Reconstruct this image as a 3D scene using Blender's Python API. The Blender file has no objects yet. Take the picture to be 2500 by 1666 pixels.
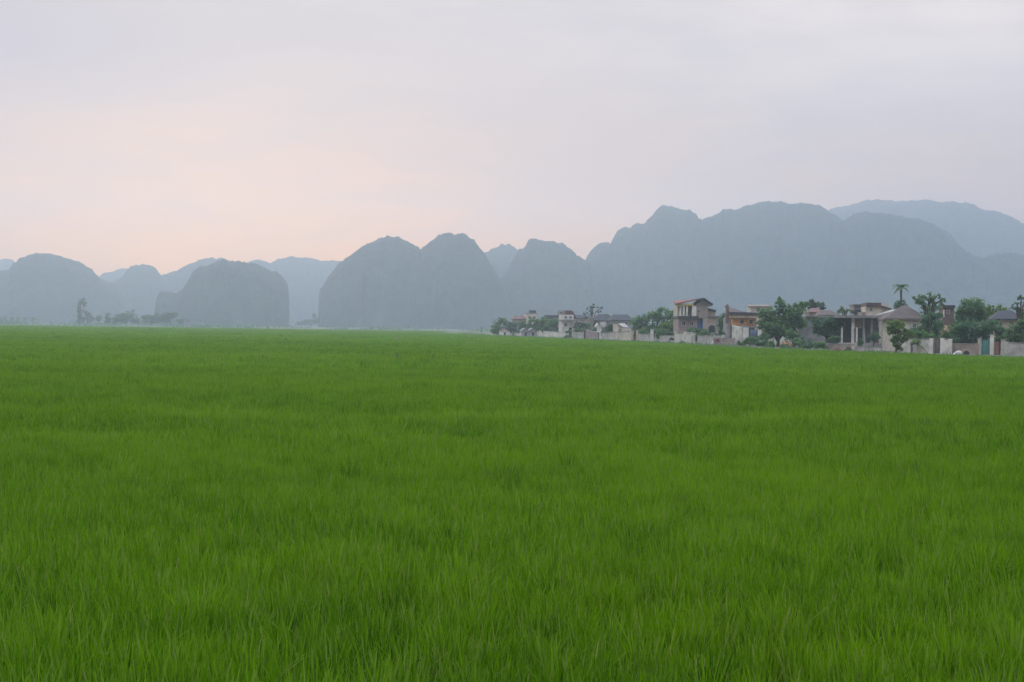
import bpy, math, random
import numpy as np
from mathutils import Vector, Matrix

# ------------------------------------------------------------------ camera, sky, sun, exposure
S = bpy.context.scene
C = S.collection
F = 50 / 36 * 2500            # focal length in photograph pixels
CZ, GZ = 2.65, 0.50           # eye height; level of the village ground
SLOPE, HOR0 = 0.014, 782.0    # the horizon line in the photograph
PITCH = (833 - (HOR0 + SLOPE * 1250)) / F
ROLL = math.atan(SLOPE)
cam = bpy.data.objects.new('camera', bpy.data.cameras.new('camera'))
C.objects.link(cam); S.camera = cam
cam.data.lens = 50; cam.data.sensor_width = 36
cam.data.clip_start = 0.1; cam.data.clip_end = 20000
fwd = Vector((0, math.cos(PITCH), -math.sin(PITCH)))
r0 = Vector((1, 0, 0)); u0 = r0.cross(fwd)
right = r0 * math.cos(ROLL) + u0 * math.sin(ROLL)
up = -r0 * math.sin(ROLL) + u0 * math.cos(ROLL)
cam.matrix_world = Matrix(((right.x, up.x, -fwd.x, 0), (right.y, up.y, -fwd.y, 0), (right.z, up.z, -fwd.z, CZ), (0, 0, 0, 1)))

SUN_AZ, SUN_EL = math.radians(-12.5), math.radians(7.0)
sun_dir = Vector((math.sin(SUN_AZ) * math.cos(SUN_EL), math.cos(SUN_AZ) * math.cos(SUN_EL), math.sin(SUN_EL)))
sun = bpy.data.objects.new('sun', bpy.data.lights.new('sun', 'SUN'))
C.objects.link(sun)
sun.data.energy = 1.5; sun.data.angle = math.radians(22); sun.data.color = (1.0, 0.76, 0.60)
sun.rotation_euler = (-sun_dir).to_track_quat('-Z', 'Y').to_euler()

S.view_settings.view_transform = 'Standard'; S.view_settings.look = 'None'
S.view_settings.exposure = 0.2; S.view_settings.gamma = 1.0
S.view_settings.use_curve_mapping = False
S.render.engine = 'CYCLES'
S.cycles.use_denoising = True
S.cycles.filter_width = 1.5
S.cycles.max_bounces = 8; S.cycles.diffuse_bounces = 5; S.cycles.transmission_bounces = 5
S.cycles.volume_bounces = 2; S.cycles.transparent_max_bounces = 12
S.cycles.sample_clamp_indirect = 4.0

def lin(r, g, b):
    f = lambda c: (c / 255 / 12.92) if c / 255 <= 0.04045 else ((c / 255 + 0.055) / 1.055) ** 2.4
    return (f(r), f(g), f(b), 1.0)

class NT:
    """small helper for writing node trees"""
    def __init__(s, tree): s.t = tree
    def n(s, kind, **kw):
        nd = s.t.nodes.new(kind)
        for k, v in kw.items():
            if k == 'ins':
                for i, val in v.items():
                    if isinstance(val, bpy.types.NodeSocket): s.t.links.new(val, nd.inputs[i])
                    else: nd.inputs[i].default_value = val
            else: setattr(nd, k, v)
        return nd
    def m(s, op, a, b=0.0, c=0.0, clamp=False):
        return s.n('ShaderNodeMath', operation=op, use_clamp=clamp, ins={0: a, 1: b, 2: c}).outputs[0]
    def mix(s, fac, a, b, bt='MIX'):
        nd = s.n('ShaderNodeMix', data_type='RGBA', blend_type=bt)
        for i, val in ((0, fac), (6, a), (7, b)):
            if isinstance(val, bpy.types.NodeSocket): s.t.links.new(val, nd.inputs[i])
            else: nd.inputs[i].default_value = val
        return nd.outputs[2]
    def ss(s, x, lo, hi, a=0.0, b=1.0):
        return s.n('ShaderNodeMapRange', interpolation_type='SMOOTHSTEP', ins={0: x, 1: lo, 2: hi, 3: a, 4: b}).outputs[0]
    def link(s, a, b): s.t.links.new(a, b)

world = bpy.data.worlds.new('World'); S.world = world; world.use_nodes = True
wt = world.node_tree; wt.nodes.clear(); w = NT(wt)
geo = w.n('ShaderNodeTexCoord')
sep = w.n('ShaderNodeSeparateXYZ', ins={0: geo.outputs['Generated']})
az = w.m('MULTIPLY', w.m('ARCTAN2', sep.outputs[0], sep.outputs[1]), 57.2958)
el = w.m('MULTIPLY', w.m('ARCSINE', sep.outputs[2]), 57.2958)
ramp = w.n('ShaderNodeValToRGB', ins={0: w.m('DIVIDE', w.m('ADD', el, 2.0), 40.0, clamp=True)})
cr = ramp.color_ramp
stops = [(0.0, (.92, .36, .04)), (5.0, (.78, .38, .12)), (7.5, (.66, .43, .30)), (11, (.57, .47, .45)), (15.0, (.58, .53, .54)), (25, (.54, .55, .60)), (38, (.54, .61, .74))]
while len(cr.elements) < len(stops): cr.elements.new(0.5)
for e, (p, c) in zip(cr.elements, stops): e.position = p / 40; e.color = (*c, 1)
vec = w.n('ShaderNodeCombineXYZ', ins={0: w.m('MULTIPLY', az, 0.045), 1: w.m('MULTIPLY', el, 0.16), 2: 0.3})
n1 = w.n('ShaderNodeTexNoise', ins={'Vector': vec.outputs[0], 'Scale': 1.4, 'Detail': 4.0, 'Roughness': 0.5, 'Distortion': 0.4}).outputs[0]
n2 = w.n('ShaderNodeTexNoise', ins={'Vector': vec.outputs[0], 'Scale': 4.5, 'Detail': 5.0, 'Roughness': 0.55}).outputs[0]
col = w.mix(w.ss(n1, 0.42, 0.62, 0.0, 0.5), ramp.outputs[0], (.46, .42, .46, 1))
# bright thin cloud in the upper right
bx = w.m('DIVIDE', w.m('SUBTRACT', az, 17.0), 13.0); by = w.m('DIVIDE', w.m('SUBTRACT', el, 12.5), 4.0)
br = w.m('EXPONENT', w.m('MULTIPLY', w.m('ADD', w.m('MULTIPLY', bx, bx), w.m('MULTIPLY', by, by)), -1.0))
col = w.mix(w.m('MULTIPLY', br, 0.9), col, (.86, .75, .70, 1))
# a duller bank of cloud in the upper left
lx = w.m('DIVIDE', w.m('SUBTRACT', az, -19.0), 9.0); ly = w.m('DIVIDE', w.m('SUBTRACT', el, 10.0), 2.6)
lb = w.m('EXPONENT', w.m('MULTIPLY', w.m('ADD', w.m('MULTIPLY', lx, lx), w.m('MULTIPLY', ly, ly)), -1.0))
col = w.mix(w.m('MULTIPLY', lb, 0.7), col, (.37, .34, .43, 1))
# the glow of the hidden low sun
el2 = w.m('ADD', el, w.m('MULTIPLY', w.m('SUBTRACT', n1, 0.5), 3.0))
gx = w.m('DIVIDE', w.m('SUBTRACT', az, -9.0), 16.0); gy = w.m('DIVIDE', w.m('SUBTRACT', el2, 2.2), 4.2)
gl = w.m('EXPONENT', w.m('MULTIPLY', w.m('ADD', w.m('MULTIPLY', gx, gx), w.m('MULTIPLY', gy, gy)), -1.0))
glow_col = (1.32, 0.52, 0.04, 1.0)
col = w.mix(gl, col, glow_col)
col = w.mix(w.ss(n2, 0.3, 0.75, 0.0, 0.32), col, (.42, .38, .42, 1))
nish = w.n('ShaderNodeTexSky', sky_type='NISHITA')
nish.sun_disc = False; nish.sun_elevation = SUN_EL; nish.sun_rotation = SUN_AZ; nish.dust_density = 3.0
nsc = w.mix(1.0, nish.outputs[0], (0.12, 0.12, 0.12, 1), 'MULTIPLY')
col = w.mix(0.03, col, nsc)
# an overcast sky brightens steadily towards the zenith
bg = w.n('ShaderNodeBackground', ins={0: col, 1: w.m('ADD', 1.0, w.ss(el, 13.0, 75.0, 0.0, 2.2))})
out = w.n('ShaderNodeOutputWorld'); w.link(bg.outputs[0], out.inputs[0])

HAZE_DENSITY = 0.0005
HAZE_COLOR = (0.67, 0.83, 1.0, 1.0)
HAZE_G = 0.5

# ------------------------------------------------------------------ helpers
rng = np.random.default_rng(7)
random.seed(7)

def yh(px): return HOR0 + SLOPE * px
def ground_at(px, D, z=GZ):
    """the point of the ground D metres ahead that shows at photograph column px"""
    v = -(yh(px) - 833) / F
    d = right * ((px - 1250) / F) + up * v + fwd
    return Vector((d.x / d.y * D, D, z))
def base_py(px, D, z=GZ): return yh(px) + (CZ - z) * F / D
_E = [(1130, 430), (1190, 372), (1250, 345), (1400, 283), (1560, 247), (1700, 212), (1830, 182), (2050, 161), (2300, 144), (2500, 137), (2700, 130)]
def De(px): return float(np.interp(px, [a for a, b in _E], [b for a, b in _E]))

def vnoise(x, y, seed=0):
    x = np.asarray(x, float); y = np.asarray(y, float)
    xi = np.floor(x).astype(np.int64); yi = np.floor(y).astype(np.int64)
    fx = x - xi; fy = y - yi; fx = fx * fx * (3 - 2 * fx); fy = fy * fy * (3 - 2 * fy)
    def h(a, b):
        n = (a * 374761393 + b * 668265263 + seed * 974634777) & 0x7fffffff
        n = ((n ^ (n >> 13)) * 1274126177) & 0x7fffffff
        return ((n ^ (n >> 16)) & 0xffff) / 65535.0
    return (h(xi, yi) * (1 - fx) + h(xi + 1, yi) * fx) * (1 - fy) + (h(xi, yi + 1) * (1 - fx) + h(xi + 1, yi + 1) * fx) * fy
def fbm(x, y, seed=0, octv=4, gain=0.5):
    a, s, t = 1.0, 0.0, 0.0
    for o in range(octv):
        s = s + a * vnoise(np.asarray(x) * 2 ** o, np.asarray(y) * 2 ** o, seed + o); t += a; a *= gain
    return s / t

def fast_mesh(name, verts, faces, smooth=False):
    """verts (N,3), faces (M,k) arrays"""
    verts = np.asarray(verts, np.float32); faces = np.asarray(faces, np.int32)
    me = bpy.data.meshes.new(name)
    me.vertices.add(len(verts)); me.vertices.foreach_set('co', verts.ravel())
    k = faces.shape[1]
    me.loops.add(faces.size); me.loops.foreach_set('vertex_index', faces.ravel())
    me.polygons.add(len(faces)); me.polygons.foreach_set('loop_start', np.arange(0, faces.size, k, dtype=np.int32))
    me.polygons.foreach_set('loop_total', np.full(len(faces), k, np.int32))
    if smooth: me.polygons.foreach_set('use_smooth', np.ones(len(faces), bool))
    me.update(calc_edges=True)
    return me

class MB:
    """collects solids into one mesh"""
    def __init__(s): s.v = []; s.f = []
    def solid(s, pts, faces):
        o = len(s.v); s.v += [tuple(p) for p in pts]; s.f += [tuple(i + o for i in f) for f in faces]
    def box(s, x0, x1, y0, y1, z0, z1):
        s.solid([(x0, y0, z0), (x1, y0, z0), (x1, y1, z0), (x0, y1, z0), (x0, y0, z1), (x1, y0, z1), (x1, y1, z1), (x0, y1, z1)],
                [(0, 3, 2, 1), (4, 5, 6, 7), (0, 1, 5, 4), (1, 2, 6, 5), (2, 3, 7, 6), (3, 0, 4, 7)])
    def slab(s, quad, t):
        """a thick sheet: polygon quad (counter-clockwise seen from above) and t metres below it"""
        n = len(quad)
        top = [Vector(p) for p in quad]; bot = [p - Vector((0, 0, t)) for p in top]
        s.solid(top + bot, [tuple(range(n)), tuple(range(2 * n - 1, n - 1, -1))] + [(i, i + n, (i + 1) % n + n, (i + 1) % n) for i in range(n)])
    def tube(s, pts, rad, seg=7):
        pts = [Vector(p) for p in pts]; rings = []
        o = len(s.v)
        for i, p in enumerate(pts):
            d = (pts[min(i + 1, len(pts) - 1)] - pts[max(i - 1, 0)]).normalized()
            a = d.orthogonal().normalized() if abs(d.z) < 0.9 else Vector((1, 0, 0)); a = (a - d * a.dot(d)).normalized(); b = d.cross(a)
            r = rad[i] if isinstance(rad, (list, tuple)) else rad
            for j in range(seg):
                t = 2 * math.pi * j / seg
                s.v.append(tuple(p + (a * math.cos(t) + b * math.sin(t)) * r))
        for i in range(len(pts) - 1):
            for j in range(seg):
                s.f.append((o + i * seg + j, o + i * seg + (j + 1) % seg, o + (i + 1) * seg + (j + 1) % seg, o + (i + 1) * seg + j))
        s.f.append(tuple(o + j for j in range(seg))[::-1]); s.f.append(tuple(o + (len(pts) - 1) * seg + j for j in range(seg)))
    def build(s, name, mat, parent=None, smooth=False):
        me = bpy.data.meshes.new(name); me.from_pydata(s.v, [], s.f); me.update()
        if smooth: me.polygons.foreach_set('use_smooth', [True] * len(me.polygons))
        return link(name, me, mat, parent)

def link(name, me, mat, parent=None):
    o = bpy.data.objects.new(name, me); C.objects.link(o)
    if mat: me.materials.append(mat)
    if parent: o.parent = parent
    return o
def tag(o, label=None, cat=None, group=None, kind=None):
    if label: o['label'] = label
    if cat: o['category'] = cat
    if group: o['group'] = group
    if kind: o['kind'] = kind
    return o
def empty(name, loc, rz=0.0):
    o = bpy.data.objects.new(name, None); C.objects.link(o); o.location = loc; o.rotation_euler = (0, 0, rz); o.empty_display_size = 0.5
    return o

# ------------------------------------------------------------------ materials
def newmat(name):
    m = bpy.data.materials.new(name); m.use_nodes = True; m.node_tree.nodes.clear()
    return m, NT(m.node_tree)
def finish(n, shader, vol=False):
    o = n.n('ShaderNodeOutputMaterial'); n.link(shader, o.inputs[1 if vol else 0])
def bsdf(n, color, rough=0.85, normal=None, spec=0.3, **kw):
    b = n.n('ShaderNodeBsdfPrincipled', ins={'Base Color': color, 'Roughness': rough, 'Specular IOR Level': spec, **kw})
    if normal is not None: n.link(normal, b.inputs['Normal'])
    return b.outputs[0]
def plaster(name, a, b, scale=0.35, stain=(0.10, 0.095, 0.085, 1)):
    m, n = newmat(name)
    tc = n.n('ShaderNodeTexCoord').outputs['Object']
    mp = n.n('ShaderNodeMapping', ins={0: tc, 3: (.7, .7, 0.5)}).outputs[0]
    n1 = n.n('ShaderNodeTexNoise', ins={'Vector': mp, 'Scale': 1.6, 'Detail': 6.0, 'Roughness': 0.65}).outputs[0]
    n2 = n.n('ShaderNodeTexNoise', ins={'Vector': tc, 'Scale': 0.9, 'Detail': 5.0}).outputs[0]
    c = n.mix(n.ss(n2, 0.35, 0.65), a, b)
    c = n.mix(n.ss(n1, 0.52, 0.75, 0.0, 0.6), c, stain)
    bump = n.n('ShaderNodeBump', ins={'Strength': 0.3, 'Distance': 0.05, 'Height': n1}).outputs[0]
    finish(n, bsdf(n, c, 0.9, bump)); return m
def roofmat(name, a, b, pitch=3.2):
    m, n = newmat(name)
    tc = n.n('ShaderNodeTexCoord').outputs['Object']
    wv = n.n('ShaderNodeTexWave', wave_type='BANDS', bands_direction='X', ins={'Vector': tc, 'Scale': pitch, 'Distortion': 0.3}).outputs[1]
    n1 = n.n('ShaderNodeTexNoise', ins={'Vector': tc, 'Scale': 0.8, 'Detail': 6.0, 'Roughness': 0.7}).outputs[0]
    c = n.mix(n.ss(n1, 0.35, 0.65), a, b)
    bump = n.n('ShaderNodeBump', ins={'Strength': 0.6, 'Distance': 0.06, 'Height': wv}).outputs[0]
    finish(n, bsdf(n, c, 0.8, bump)); return m
def leafmat(name, a, b, c2, scale=0.5, trans=0.55):
    m, n = newmat(name)
    tc = n.n('ShaderNodeNewGeometry')
    n1 = n.n('ShaderNodeTexNoise', ins={'Vector': tc.outputs['Position'], 'Scale': scale, 'Detail': 3.0}).outputs[0]
    col = n.mix(n.ss(n1, 0.35, 0.65), a, b)
    col = n.mix(n.ss(tc.outputs['Random Per Island'], 0.0, 1.0, 0.0, 0.6), col, c2)
    d = bsdf(n, col, 0.6, spec=0.2)
    t = n.n('ShaderNodeBsdfTranslucent', ins={0: col}).outputs[0]
    finish(n, n.n('ShaderNodeMixShader', ins={0: trans, 1: d, 2: t}).outputs[0]); return m
def flat(name, a, rough=0.7, metal=0.0):
    m, n = newmat(name)
    tc = n.n('ShaderNodeTexCoord').outputs['Object']
    n1 = n.n('ShaderNodeTexNoise', ins={'Vector': tc, 'Scale': 2.0, 'Detail': 4.0}).outputs[0]
    c = n.mix(n.ss(n1, 0.3, 0.7, 0.0, 0.35), a, (a[0] * .6, a[1] * .6, a[2] * .6, 1))
    finish(n, bsdf(n, c, rough, Metallic=metal)); return m

M = dict(
    white=plaster('white_plaster', (.74, .70, .62, 1), (.56, .53, .48, 1)),
    cream=plaster('cream_plaster', (.64, .58, .47, 1), (.52, .46, .37, 1)),
    grey=plaster('grey_plaster', (.34, .33, .32, 1), (.26, .25, .25, 1)),
    dark=plaster('dark_wall', (.14, .13, .13, 1), (.10, .10, .10, 1)),
    tan=plaster('tan_plaster', (.38, .31, .26, 1), (.30, .25, .21, 1)),
    pink=plaster('pinkish_plaster', (.40, .30, .28, 1), (.31, .25, .24, 1)),
    orange=plaster('orange_plaster', (.62, .33, .13, 1), (.50, .22, .08, 1)),
    peach=plaster('peach_plaster', (.58, .42, .32, 1), (.50, .36, .27, 1)),
    yellow=plaster('yellow_plaster', (.50, .44, .16, 1), (.42, .36, .14, 1)),
    brick=plaster('red_brick', (.30, .12, .09, 1), (.22, .10, .08, 1)),
    wall=plaster('weathered_wall', (.54, .50, .45, 1), (.40, .38, .34, 1)),
    umber=plaster('brown_plaster', (.20, .135, .11, 1), (.15, .11, .09, 1)),
    clay=plaster('old_clay', (.36, .22, .12, 1), (.28, .15, .09, 1)),
    tile_red=roofmat('red_roof', (.34, .13, .11, 1), (.26, .13, .115, 1)),
    tile_rust=roofmat('rusty_roof', (.24, .13, .11, 1), (.19, .12, .105, 1)),
    tile_brown=roofmat('brown_roof', (.17, .13, .115, 1), (.12, .10, .09, 1)),
    tile_dark=roofmat('dark_roof', (.075, .08, .09, 1), (.055, .06, .07, 1)),
    tile_maroon=roofmat('maroon_roof', (.13, .075, .075, 1), (.10, .07, .07, 1)),
    sheet=roofmat('pale_sheet_roof', (.50, .47, .43, 1), (.38, .36, .33, 1)),
    concrete=plaster('concrete', (.30, .29, .28, 1), (.22, .22, .21, 1)),
    slab=plaster('grey_slab', (.20, .21, .20, 1), (.15, .16, .16, 1)),
    blue=flat('blue_paint', (.09, .15, .36, 1)),
    tarp=flat('tarpaulin_cloth', (.13, .17, .24, 1)),
    teal=flat('teal_paint', (.03, .22, .19, 1)),
    glass=flat('dark_glass', (.03, .035, .04, 1), 0.15),
    frame=flat('white_frame', (.55, .55, .53, 1)),
    gate=flat('dark_gate', (.045, .05, .05, 1), 0.5, 0.3),
    steel=flat('dull_steel', (.16, .17, .17, 1), 0.5, 0.5),
    cloth=flat('white_cloth', (.62, .61, .58, 1), 0.9),
    red=flat('faded_red', (.38, .08, .07, 1), 0.8),
    bark=flat('bark', (.11, .085, .065, 1), 0.95),
    palebark=flat('pale_bark', (.26, .22, .19, 1), 0.95),
    leaf=leafmat('tree_leaves', (.13, .25, .10, 1), (.19, .32, .12, 1), (.15, .25, .10, 1)),
    leaf_dark=leafmat('dark_tree_leaves', (.105, .215, .11, 1), (.15, .27, .13, 1), (.12, .22, .105, 1)),
    leaf_light=leafmat('light_tree_leaves', (.15, .25, .050, 1), (.20, .31, .060, 1), (.13, .21, .055, 1)),
    leaf_pale=leafmat('pale_tree_leaves', (.10, .15, .075, 1), (.13, .18, .095, 1), (.09, .13, .07, 1)),
    leaf_tan=leafmat('dry_tree_leaves', (.20, .17, .10, 1), (.16, .15, .08, 1), (.12, .13, .06, 1)),
    leaf_blue=leafmat('bluish_succulent', (.13, .19, .14, 1), (.17, .24, .19, 1), (.12, .17, .12, 1)),
)

def rice_material(instanced):
    m, n = newmat('rice_blades' if instanced else 'rice_canopy')
    g = n.n('ShaderNodeNewGeometry')
    pos = g.outputs['Position']
    big = n.n('ShaderNodeTexNoise', ins={'Vector': n.n('ShaderNodeMapping', ins={0: pos, 3: (0.5, 1.0, 0.0)}).outputs[0], 'Scale': 0.07, 'Detail': 5.0, 'Roughness': 0.6}).outputs[0]
    mid = n.n('ShaderNodeTexNoise', ins={'Vector': n.n('ShaderNodeMapping', ins={0: pos, 3: (1, 1, 0.0)}).outputs[0], 'Scale': 0.35, 'Detail': 4.0}).outputs[0]
    col = n.mix(n.ss(big, 0.38, 0.62), (.054, .190, .002, 1), (.200, .335, .0040, 1))
    col = n.mix(n.ss(mid, 0.3, 0.7, 0.0, 0.5), col, (.036, .150, .003, 1))
    band = n.n('ShaderNodeTexNoise', ins={'Vector': n.n('ShaderNodeMapping', ins={0: pos, 3: (0.10, 0.55, 0.0)}).outputs[0], 'Scale': 0.5, 'Detail': 5.0, 'Roughness': 0.6}).outputs[0]
    col = n.mix(n.ss(band, 0.50, 0.72, 0.0, 0.45), col, (.13, .31, .005, 1))
    col = n.mix(n.ss(band, 0.46, 0.30, 0.0, 0.45), col, (.038, .135, .004, 1))
    if instanced:
        tone = n.n('ShaderNodeAttribute', attribute_type='INSTANCER', attribute_name='tone').outputs['Fac']
        dry = n.n('ShaderNodeAttribute', attribute_type='GEOMETRY', attribute_name='dry').outputs['Fac']
        hgt = n.n('ShaderNodeAttribute', attribute_type='GEOMETRY', attribute_name='along').outputs['Fac']
        col = n.mix(n.ss(hgt, 0.3, 1.0, 0.0, 0.5), col, (.155, .35, .004, 1))
        rnd = g.outputs['Random Per Island']
        col = n.mix(n.ss(rnd, 0.62, 1.0, 0.0, 0.75), col, (.18, .38, .008, 1))
        col = n.mix(n.ss(rnd, 0.40, 0.0, 0.0, 0.65), col, (.022, .090, .003, 1))
        col = n.mix(n.m('MULTIPLY', tone, 1.0, clamp=True), col, (.21, .40, .022, 1))
        col = n.mix(n.m('MULTIPLY', tone, -1.3, clamp=True), col, (.020, .090, .006, 1))
        col = n.mix(dry, col, (.34, .38, .12, 1))
        d = bsdf(n, col, 0.6, spec=0.0)
        t = n.n('ShaderNodeBsdfTranslucent', ins={0: col}).outputs[0]
        finish(n, n.n('ShaderNodeMixShader', ins={0: 0.42, 1: d, 2: t}).outputs[0])
    else:
        fine = n.n('ShaderNodeTexNoise', ins={'Vector': n.n('ShaderNodeMapping', ins={0: pos, 3: (1, .5, 1.0)}).outputs[0], 'Scale': 2.2, 'Detail': 6.0, 'Roughness': 0.75}).outputs[0]
        col = n.mix(n.ss(fine, 0.3, 0.7, 0.55, 0.9), col, (.028, .078, .004, 1))
        bump = n.n('ShaderNodeBump', ins={'Strength': 0.8, 'Distance': 0.3, 'Height': fine}).outputs[0]
        finish(n, bsdf(n, col, 0.8, bump, spec=0.2))
    return m
RICE, RICE_SHEET = rice_material(True), rice_material(False)

def earth(name, a, b, scale):
    m, n = newmat(name)
    pos = n.n('ShaderNodeNewGeometry').outputs['Position']
    n1 = n.n('ShaderNodeTexNoise', ins={'Vector': pos, 'Scale': scale, 'Detail': 7.0, 'Roughness': 0.65}).outputs[0]
    c = n.mix(n.ss(n1, 0.35, 0.65), a, b)
    bump = n.n('ShaderNodeBump', ins={'Strength': 0.5, 'Distance': 0.1, 'Height': n1}).outputs[0]
    finish(n, bsdf(n, c, 0.95, bump)); return m
M['earth'] = earth('far_ground', (.075, .10, .05, 1), (.12, .13, .07, 1), 0.02)
M['dirt'] = earth('village_dirt', (.20, .17, .14, 1), (.10, .12, .06, 1), 0.35)
M['mud'] = earth('bank_earth', (.16, .135, .10, 1), (.07, .10, .035, 1), 0.7)
M['road'] = earth('road_concrete', (.34, .31, .28, 1), (.26, .24, .22, 1), 0.5)

def hillmat():
    m, n = newmat('forested_limestone')
    g = n.n('ShaderNodeNewGeometry'); pos = g.outputs['Position']
    nz = n.n('ShaderNodeSeparateXYZ', ins={0: g.outputs['Normal']}).outputs[2]
    tree = n.n('ShaderNodeTexNoise', ins={'Vector': pos, 'Scale': 0.07, 'Detail': 6.0, 'Roughness': 0.7}).outputs[0]
    streak = n.n('ShaderNodeTexNoise', ins={'Vector': n.n('ShaderNodeMapping', ins={0: pos, 3: (1, 1, .22)}).outputs[0], 'Scale': 0.035, 'Detail': 5.0, 'Roughness': 0.6}).outputs[0]
    big = n.n('ShaderNodeTexNoise', ins={'Vector': pos, 'Scale': 0.006, 'Detail': 3.0}).outputs[0]
    c = n.mix(n.ss(tree, 0.3, 0.7), (.012, .024, .014, 1), (.045, .070, .030, 1))
    rock = n.m('MULTIPLY', n.ss(streak, 0.52, 0.74, 0.0, 0.4), n.m('MULTIPLY', n.ss(nz, 0.25, 0.75, 1.0, 0.0), n.ss(big, 0.42, 0.6)))
    c = n.mix(rock, c, (.34, .33, .30, 1))
    bump = n.n('ShaderNodeBump', ins={'Strength': 1.0, 'Distance': 6.0, 'Height': tree}).outputs[0]
    finish(n, bsdf(n, c, 0.95, bump, spec=0.1)); return m
M['hill'] = hillmat()

# ------------------------------------------------------------------ ground, field sheet, road, village ground
def sheet(name, xs, ys, zf, mat, label, cat, smooth=True):
    X, Y = np.meshgrid(xs, ys); Z = zf(X, Y)
    V = np.stack([X, Y, Z], -1).reshape(-1, 3)
    nx, ny = len(xs), len(ys); i = np.arange(nx * ny).reshape(ny, nx)
    Fc = np.stack([i[:-1, :-1], i[:-1, 1:], i[1:, 1:], i[1:, :-1]], -1).reshape(-1, 4)
    o = link(name, fast_mesh(name, V, Fc, smooth), mat)
    return tag(o, label, cat, kind='structure')

sheet('ground', np.linspace(-1980, 1980, 25), np.linspace(-380, 2800, 25), lambda x, y: 0 * x, M['earth'],
      'flat grey green plain stretching from the paddy to the foot of the hills', 'ground')

edge_pts = [(95, -120), (84, -20), (70, 60)] + [tuple(ground_at(p, De(p))[:2]) for p in (2500, 2300, 2050, 1830, 1700, 1560, 1400, 1250, 1190, 1130)] + [(-28, 520)]
ex = np.array([p[0] for p in edge_pts]); ey = np.array([p[1] for p in edge_pts])
def edge_x(y): return np.interp(y, ey, ex)

# rice canopy sheet: the dense leaf mass below the blade tips, bounded by the road bank
ys = np.concatenate([np.arange(-60, 20, 2.0), np.arange(20, 120, 1.5), np.arange(120, 420, 5.0), np.arange(420, 661, 12.0)])
us = np.concatenate([np.linspace(0, 0.55, 60) ** 1.0, np.linspace(0.56, 1, 240)])
X = np.zeros((len(ys), len(us))); Y = np.repeat(ys[:, None], len(us), 1)
for j, y in enumerate(ys):
    xr = edge_x(y) - 0.6 if y < 520 else 900.0 * min(1, (y - 520) / 60) + edge_x(520)
    X[j] = -700 + (xr + 700) * us
Z = 0.07 + 0.15 * np.clip((Y - 12) / 60, 0, 1) + 0.05 * (fbm(X * .8, Y * .8, 3) - 0.5)
V = np.stack([X, Y, Z], -1).reshape(-1, 3); i = np.arange(X.size).reshape(X.shape)
Fc = np.stack([i[:-1, :-1], i[:-1, 1:], i[1:, 1:], i[1:, :-1]], -1).reshape(-1, 4)
tag(link('paddy_field', fast_mesh('paddy_field', V, Fc, True), RICE_SHEET), 'broad flat green rice paddy filling the lower half of the view', 'field', kind='structure')

def strip(name, off0, off1, z0, z1, mat, label, cat, y0=-120, y1=520, step=8, wob=0.0):
    yy = np.arange(y0, y1, step); xe = edge_x(yy)
    n = len(yy); w_ = wob * (fbm(yy * .15, yy * 0, 5) - .5)
    V = np.concatenate([np.stack([xe + off0 + w_, yy, np.full(n, z0)], -1), np.stack([xe + off1, yy, np.full(n, z1)], -1)])
    Fc = np.array([(k, k + n, k + n + 1, k + 1) for k in range(n - 1)])
    return tag(link(name, fast_mesh(name, V, Fc), mat), label, cat, kind='structure')
strip('bank', -0.9, 0.0, 0.0, GZ + 0.004, M['mud'], 'low earth bank between the rice and the village road', 'bank', wob=.8)
strip('village_ground', 0.0, 700, GZ, GZ, M['dirt'], 'bare trodden ground the village houses stand on', 'ground')
strip('road', 0.15, 2.6, GZ + 0.008, GZ + 0.008, M['road'], 'narrow pale concrete lane along the edge of the rice', 'road')

# ------------------------------------------------------------------ karst hills
def hill(label, D, pts, T, seed, rough=1.0):
    pts = np.array(pts, float); pc = (pts[0, 0] + pts[-1, 0]) / 2
    cx = ground_at(pc, D, 0.0)
    step = 1.6 if D < 2400 else 2.2
    px = np.arange(pts[0, 0], pts[-1, 0], step)
    py = np.interp(px, pts[:, 0], pts[:, 1])
    k = D / F
    H = np.maximum((yh(px) - py) * k + CZ, 0.3)
    x = (px - pc) * k
    ang = -math.atan((pc - 1250) / F)
    nv = 41
    v = np.linspace(-1, 1, nv); v = np.sign(v) * np.abs(v) ** 0.8
    XX, VV = np.meshgrid(x, v)
    HH = np.repeat(H[None], nv, 0)
    prof = (1 - np.abs(VV) ** 2.3).clip(0, 1) ** 0.62
    gul = fbm(XX / 45 + seed, VV * 3.2, seed, 4)
    Z = HH * prof * (1 - 0.34 * np.abs(VV) * gul * 1.2)
    bump = (fbm(XX / 5.0, VV * T / 5.0, seed + 3, 3, 0.6) - 0.5) * 5.2 * rough + (fbm(XX / 26, VV * T / 26, seed + 5, 2) - 0.5) * 10.0 * rough * np.clip(np.abs(VV) * 4, 0, 1)
    Z = Z + bump * np.clip(prof * HH / 25, 0, 1)
    Z[0] = Z[-1] = -0.5
    YY = VV * T * (0.75 + 0.5 * np.clip(HH / H.max(), 0, 1)) + (fbm(XX / 60, VV * 2, seed + 7) - .5) * T * .22 * (1 - np.abs(VV))
    XX = XX * (1 - 0.065 * np.abs(VV) ** 1.4)
    V = np.stack([XX, YY, Z], -1).reshape(-1, 3)
    i = np.arange(XX.size).reshape(XX.shape)
    Fc = np.stack([i[:-1, :-1], i[:-1, 1:], i[1:, 1:], i[1:, :-1]], -1).reshape(-1, 4)
    o = link('karst_hill', fast_mesh('karst_hill', V, Fc, True), M['hill'])
    o.location = cx; o.rotation_euler = (0, 0, ang)
    return tag(o, label, 'hill', 'limestone hills along the horizon', 'structure')

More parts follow.
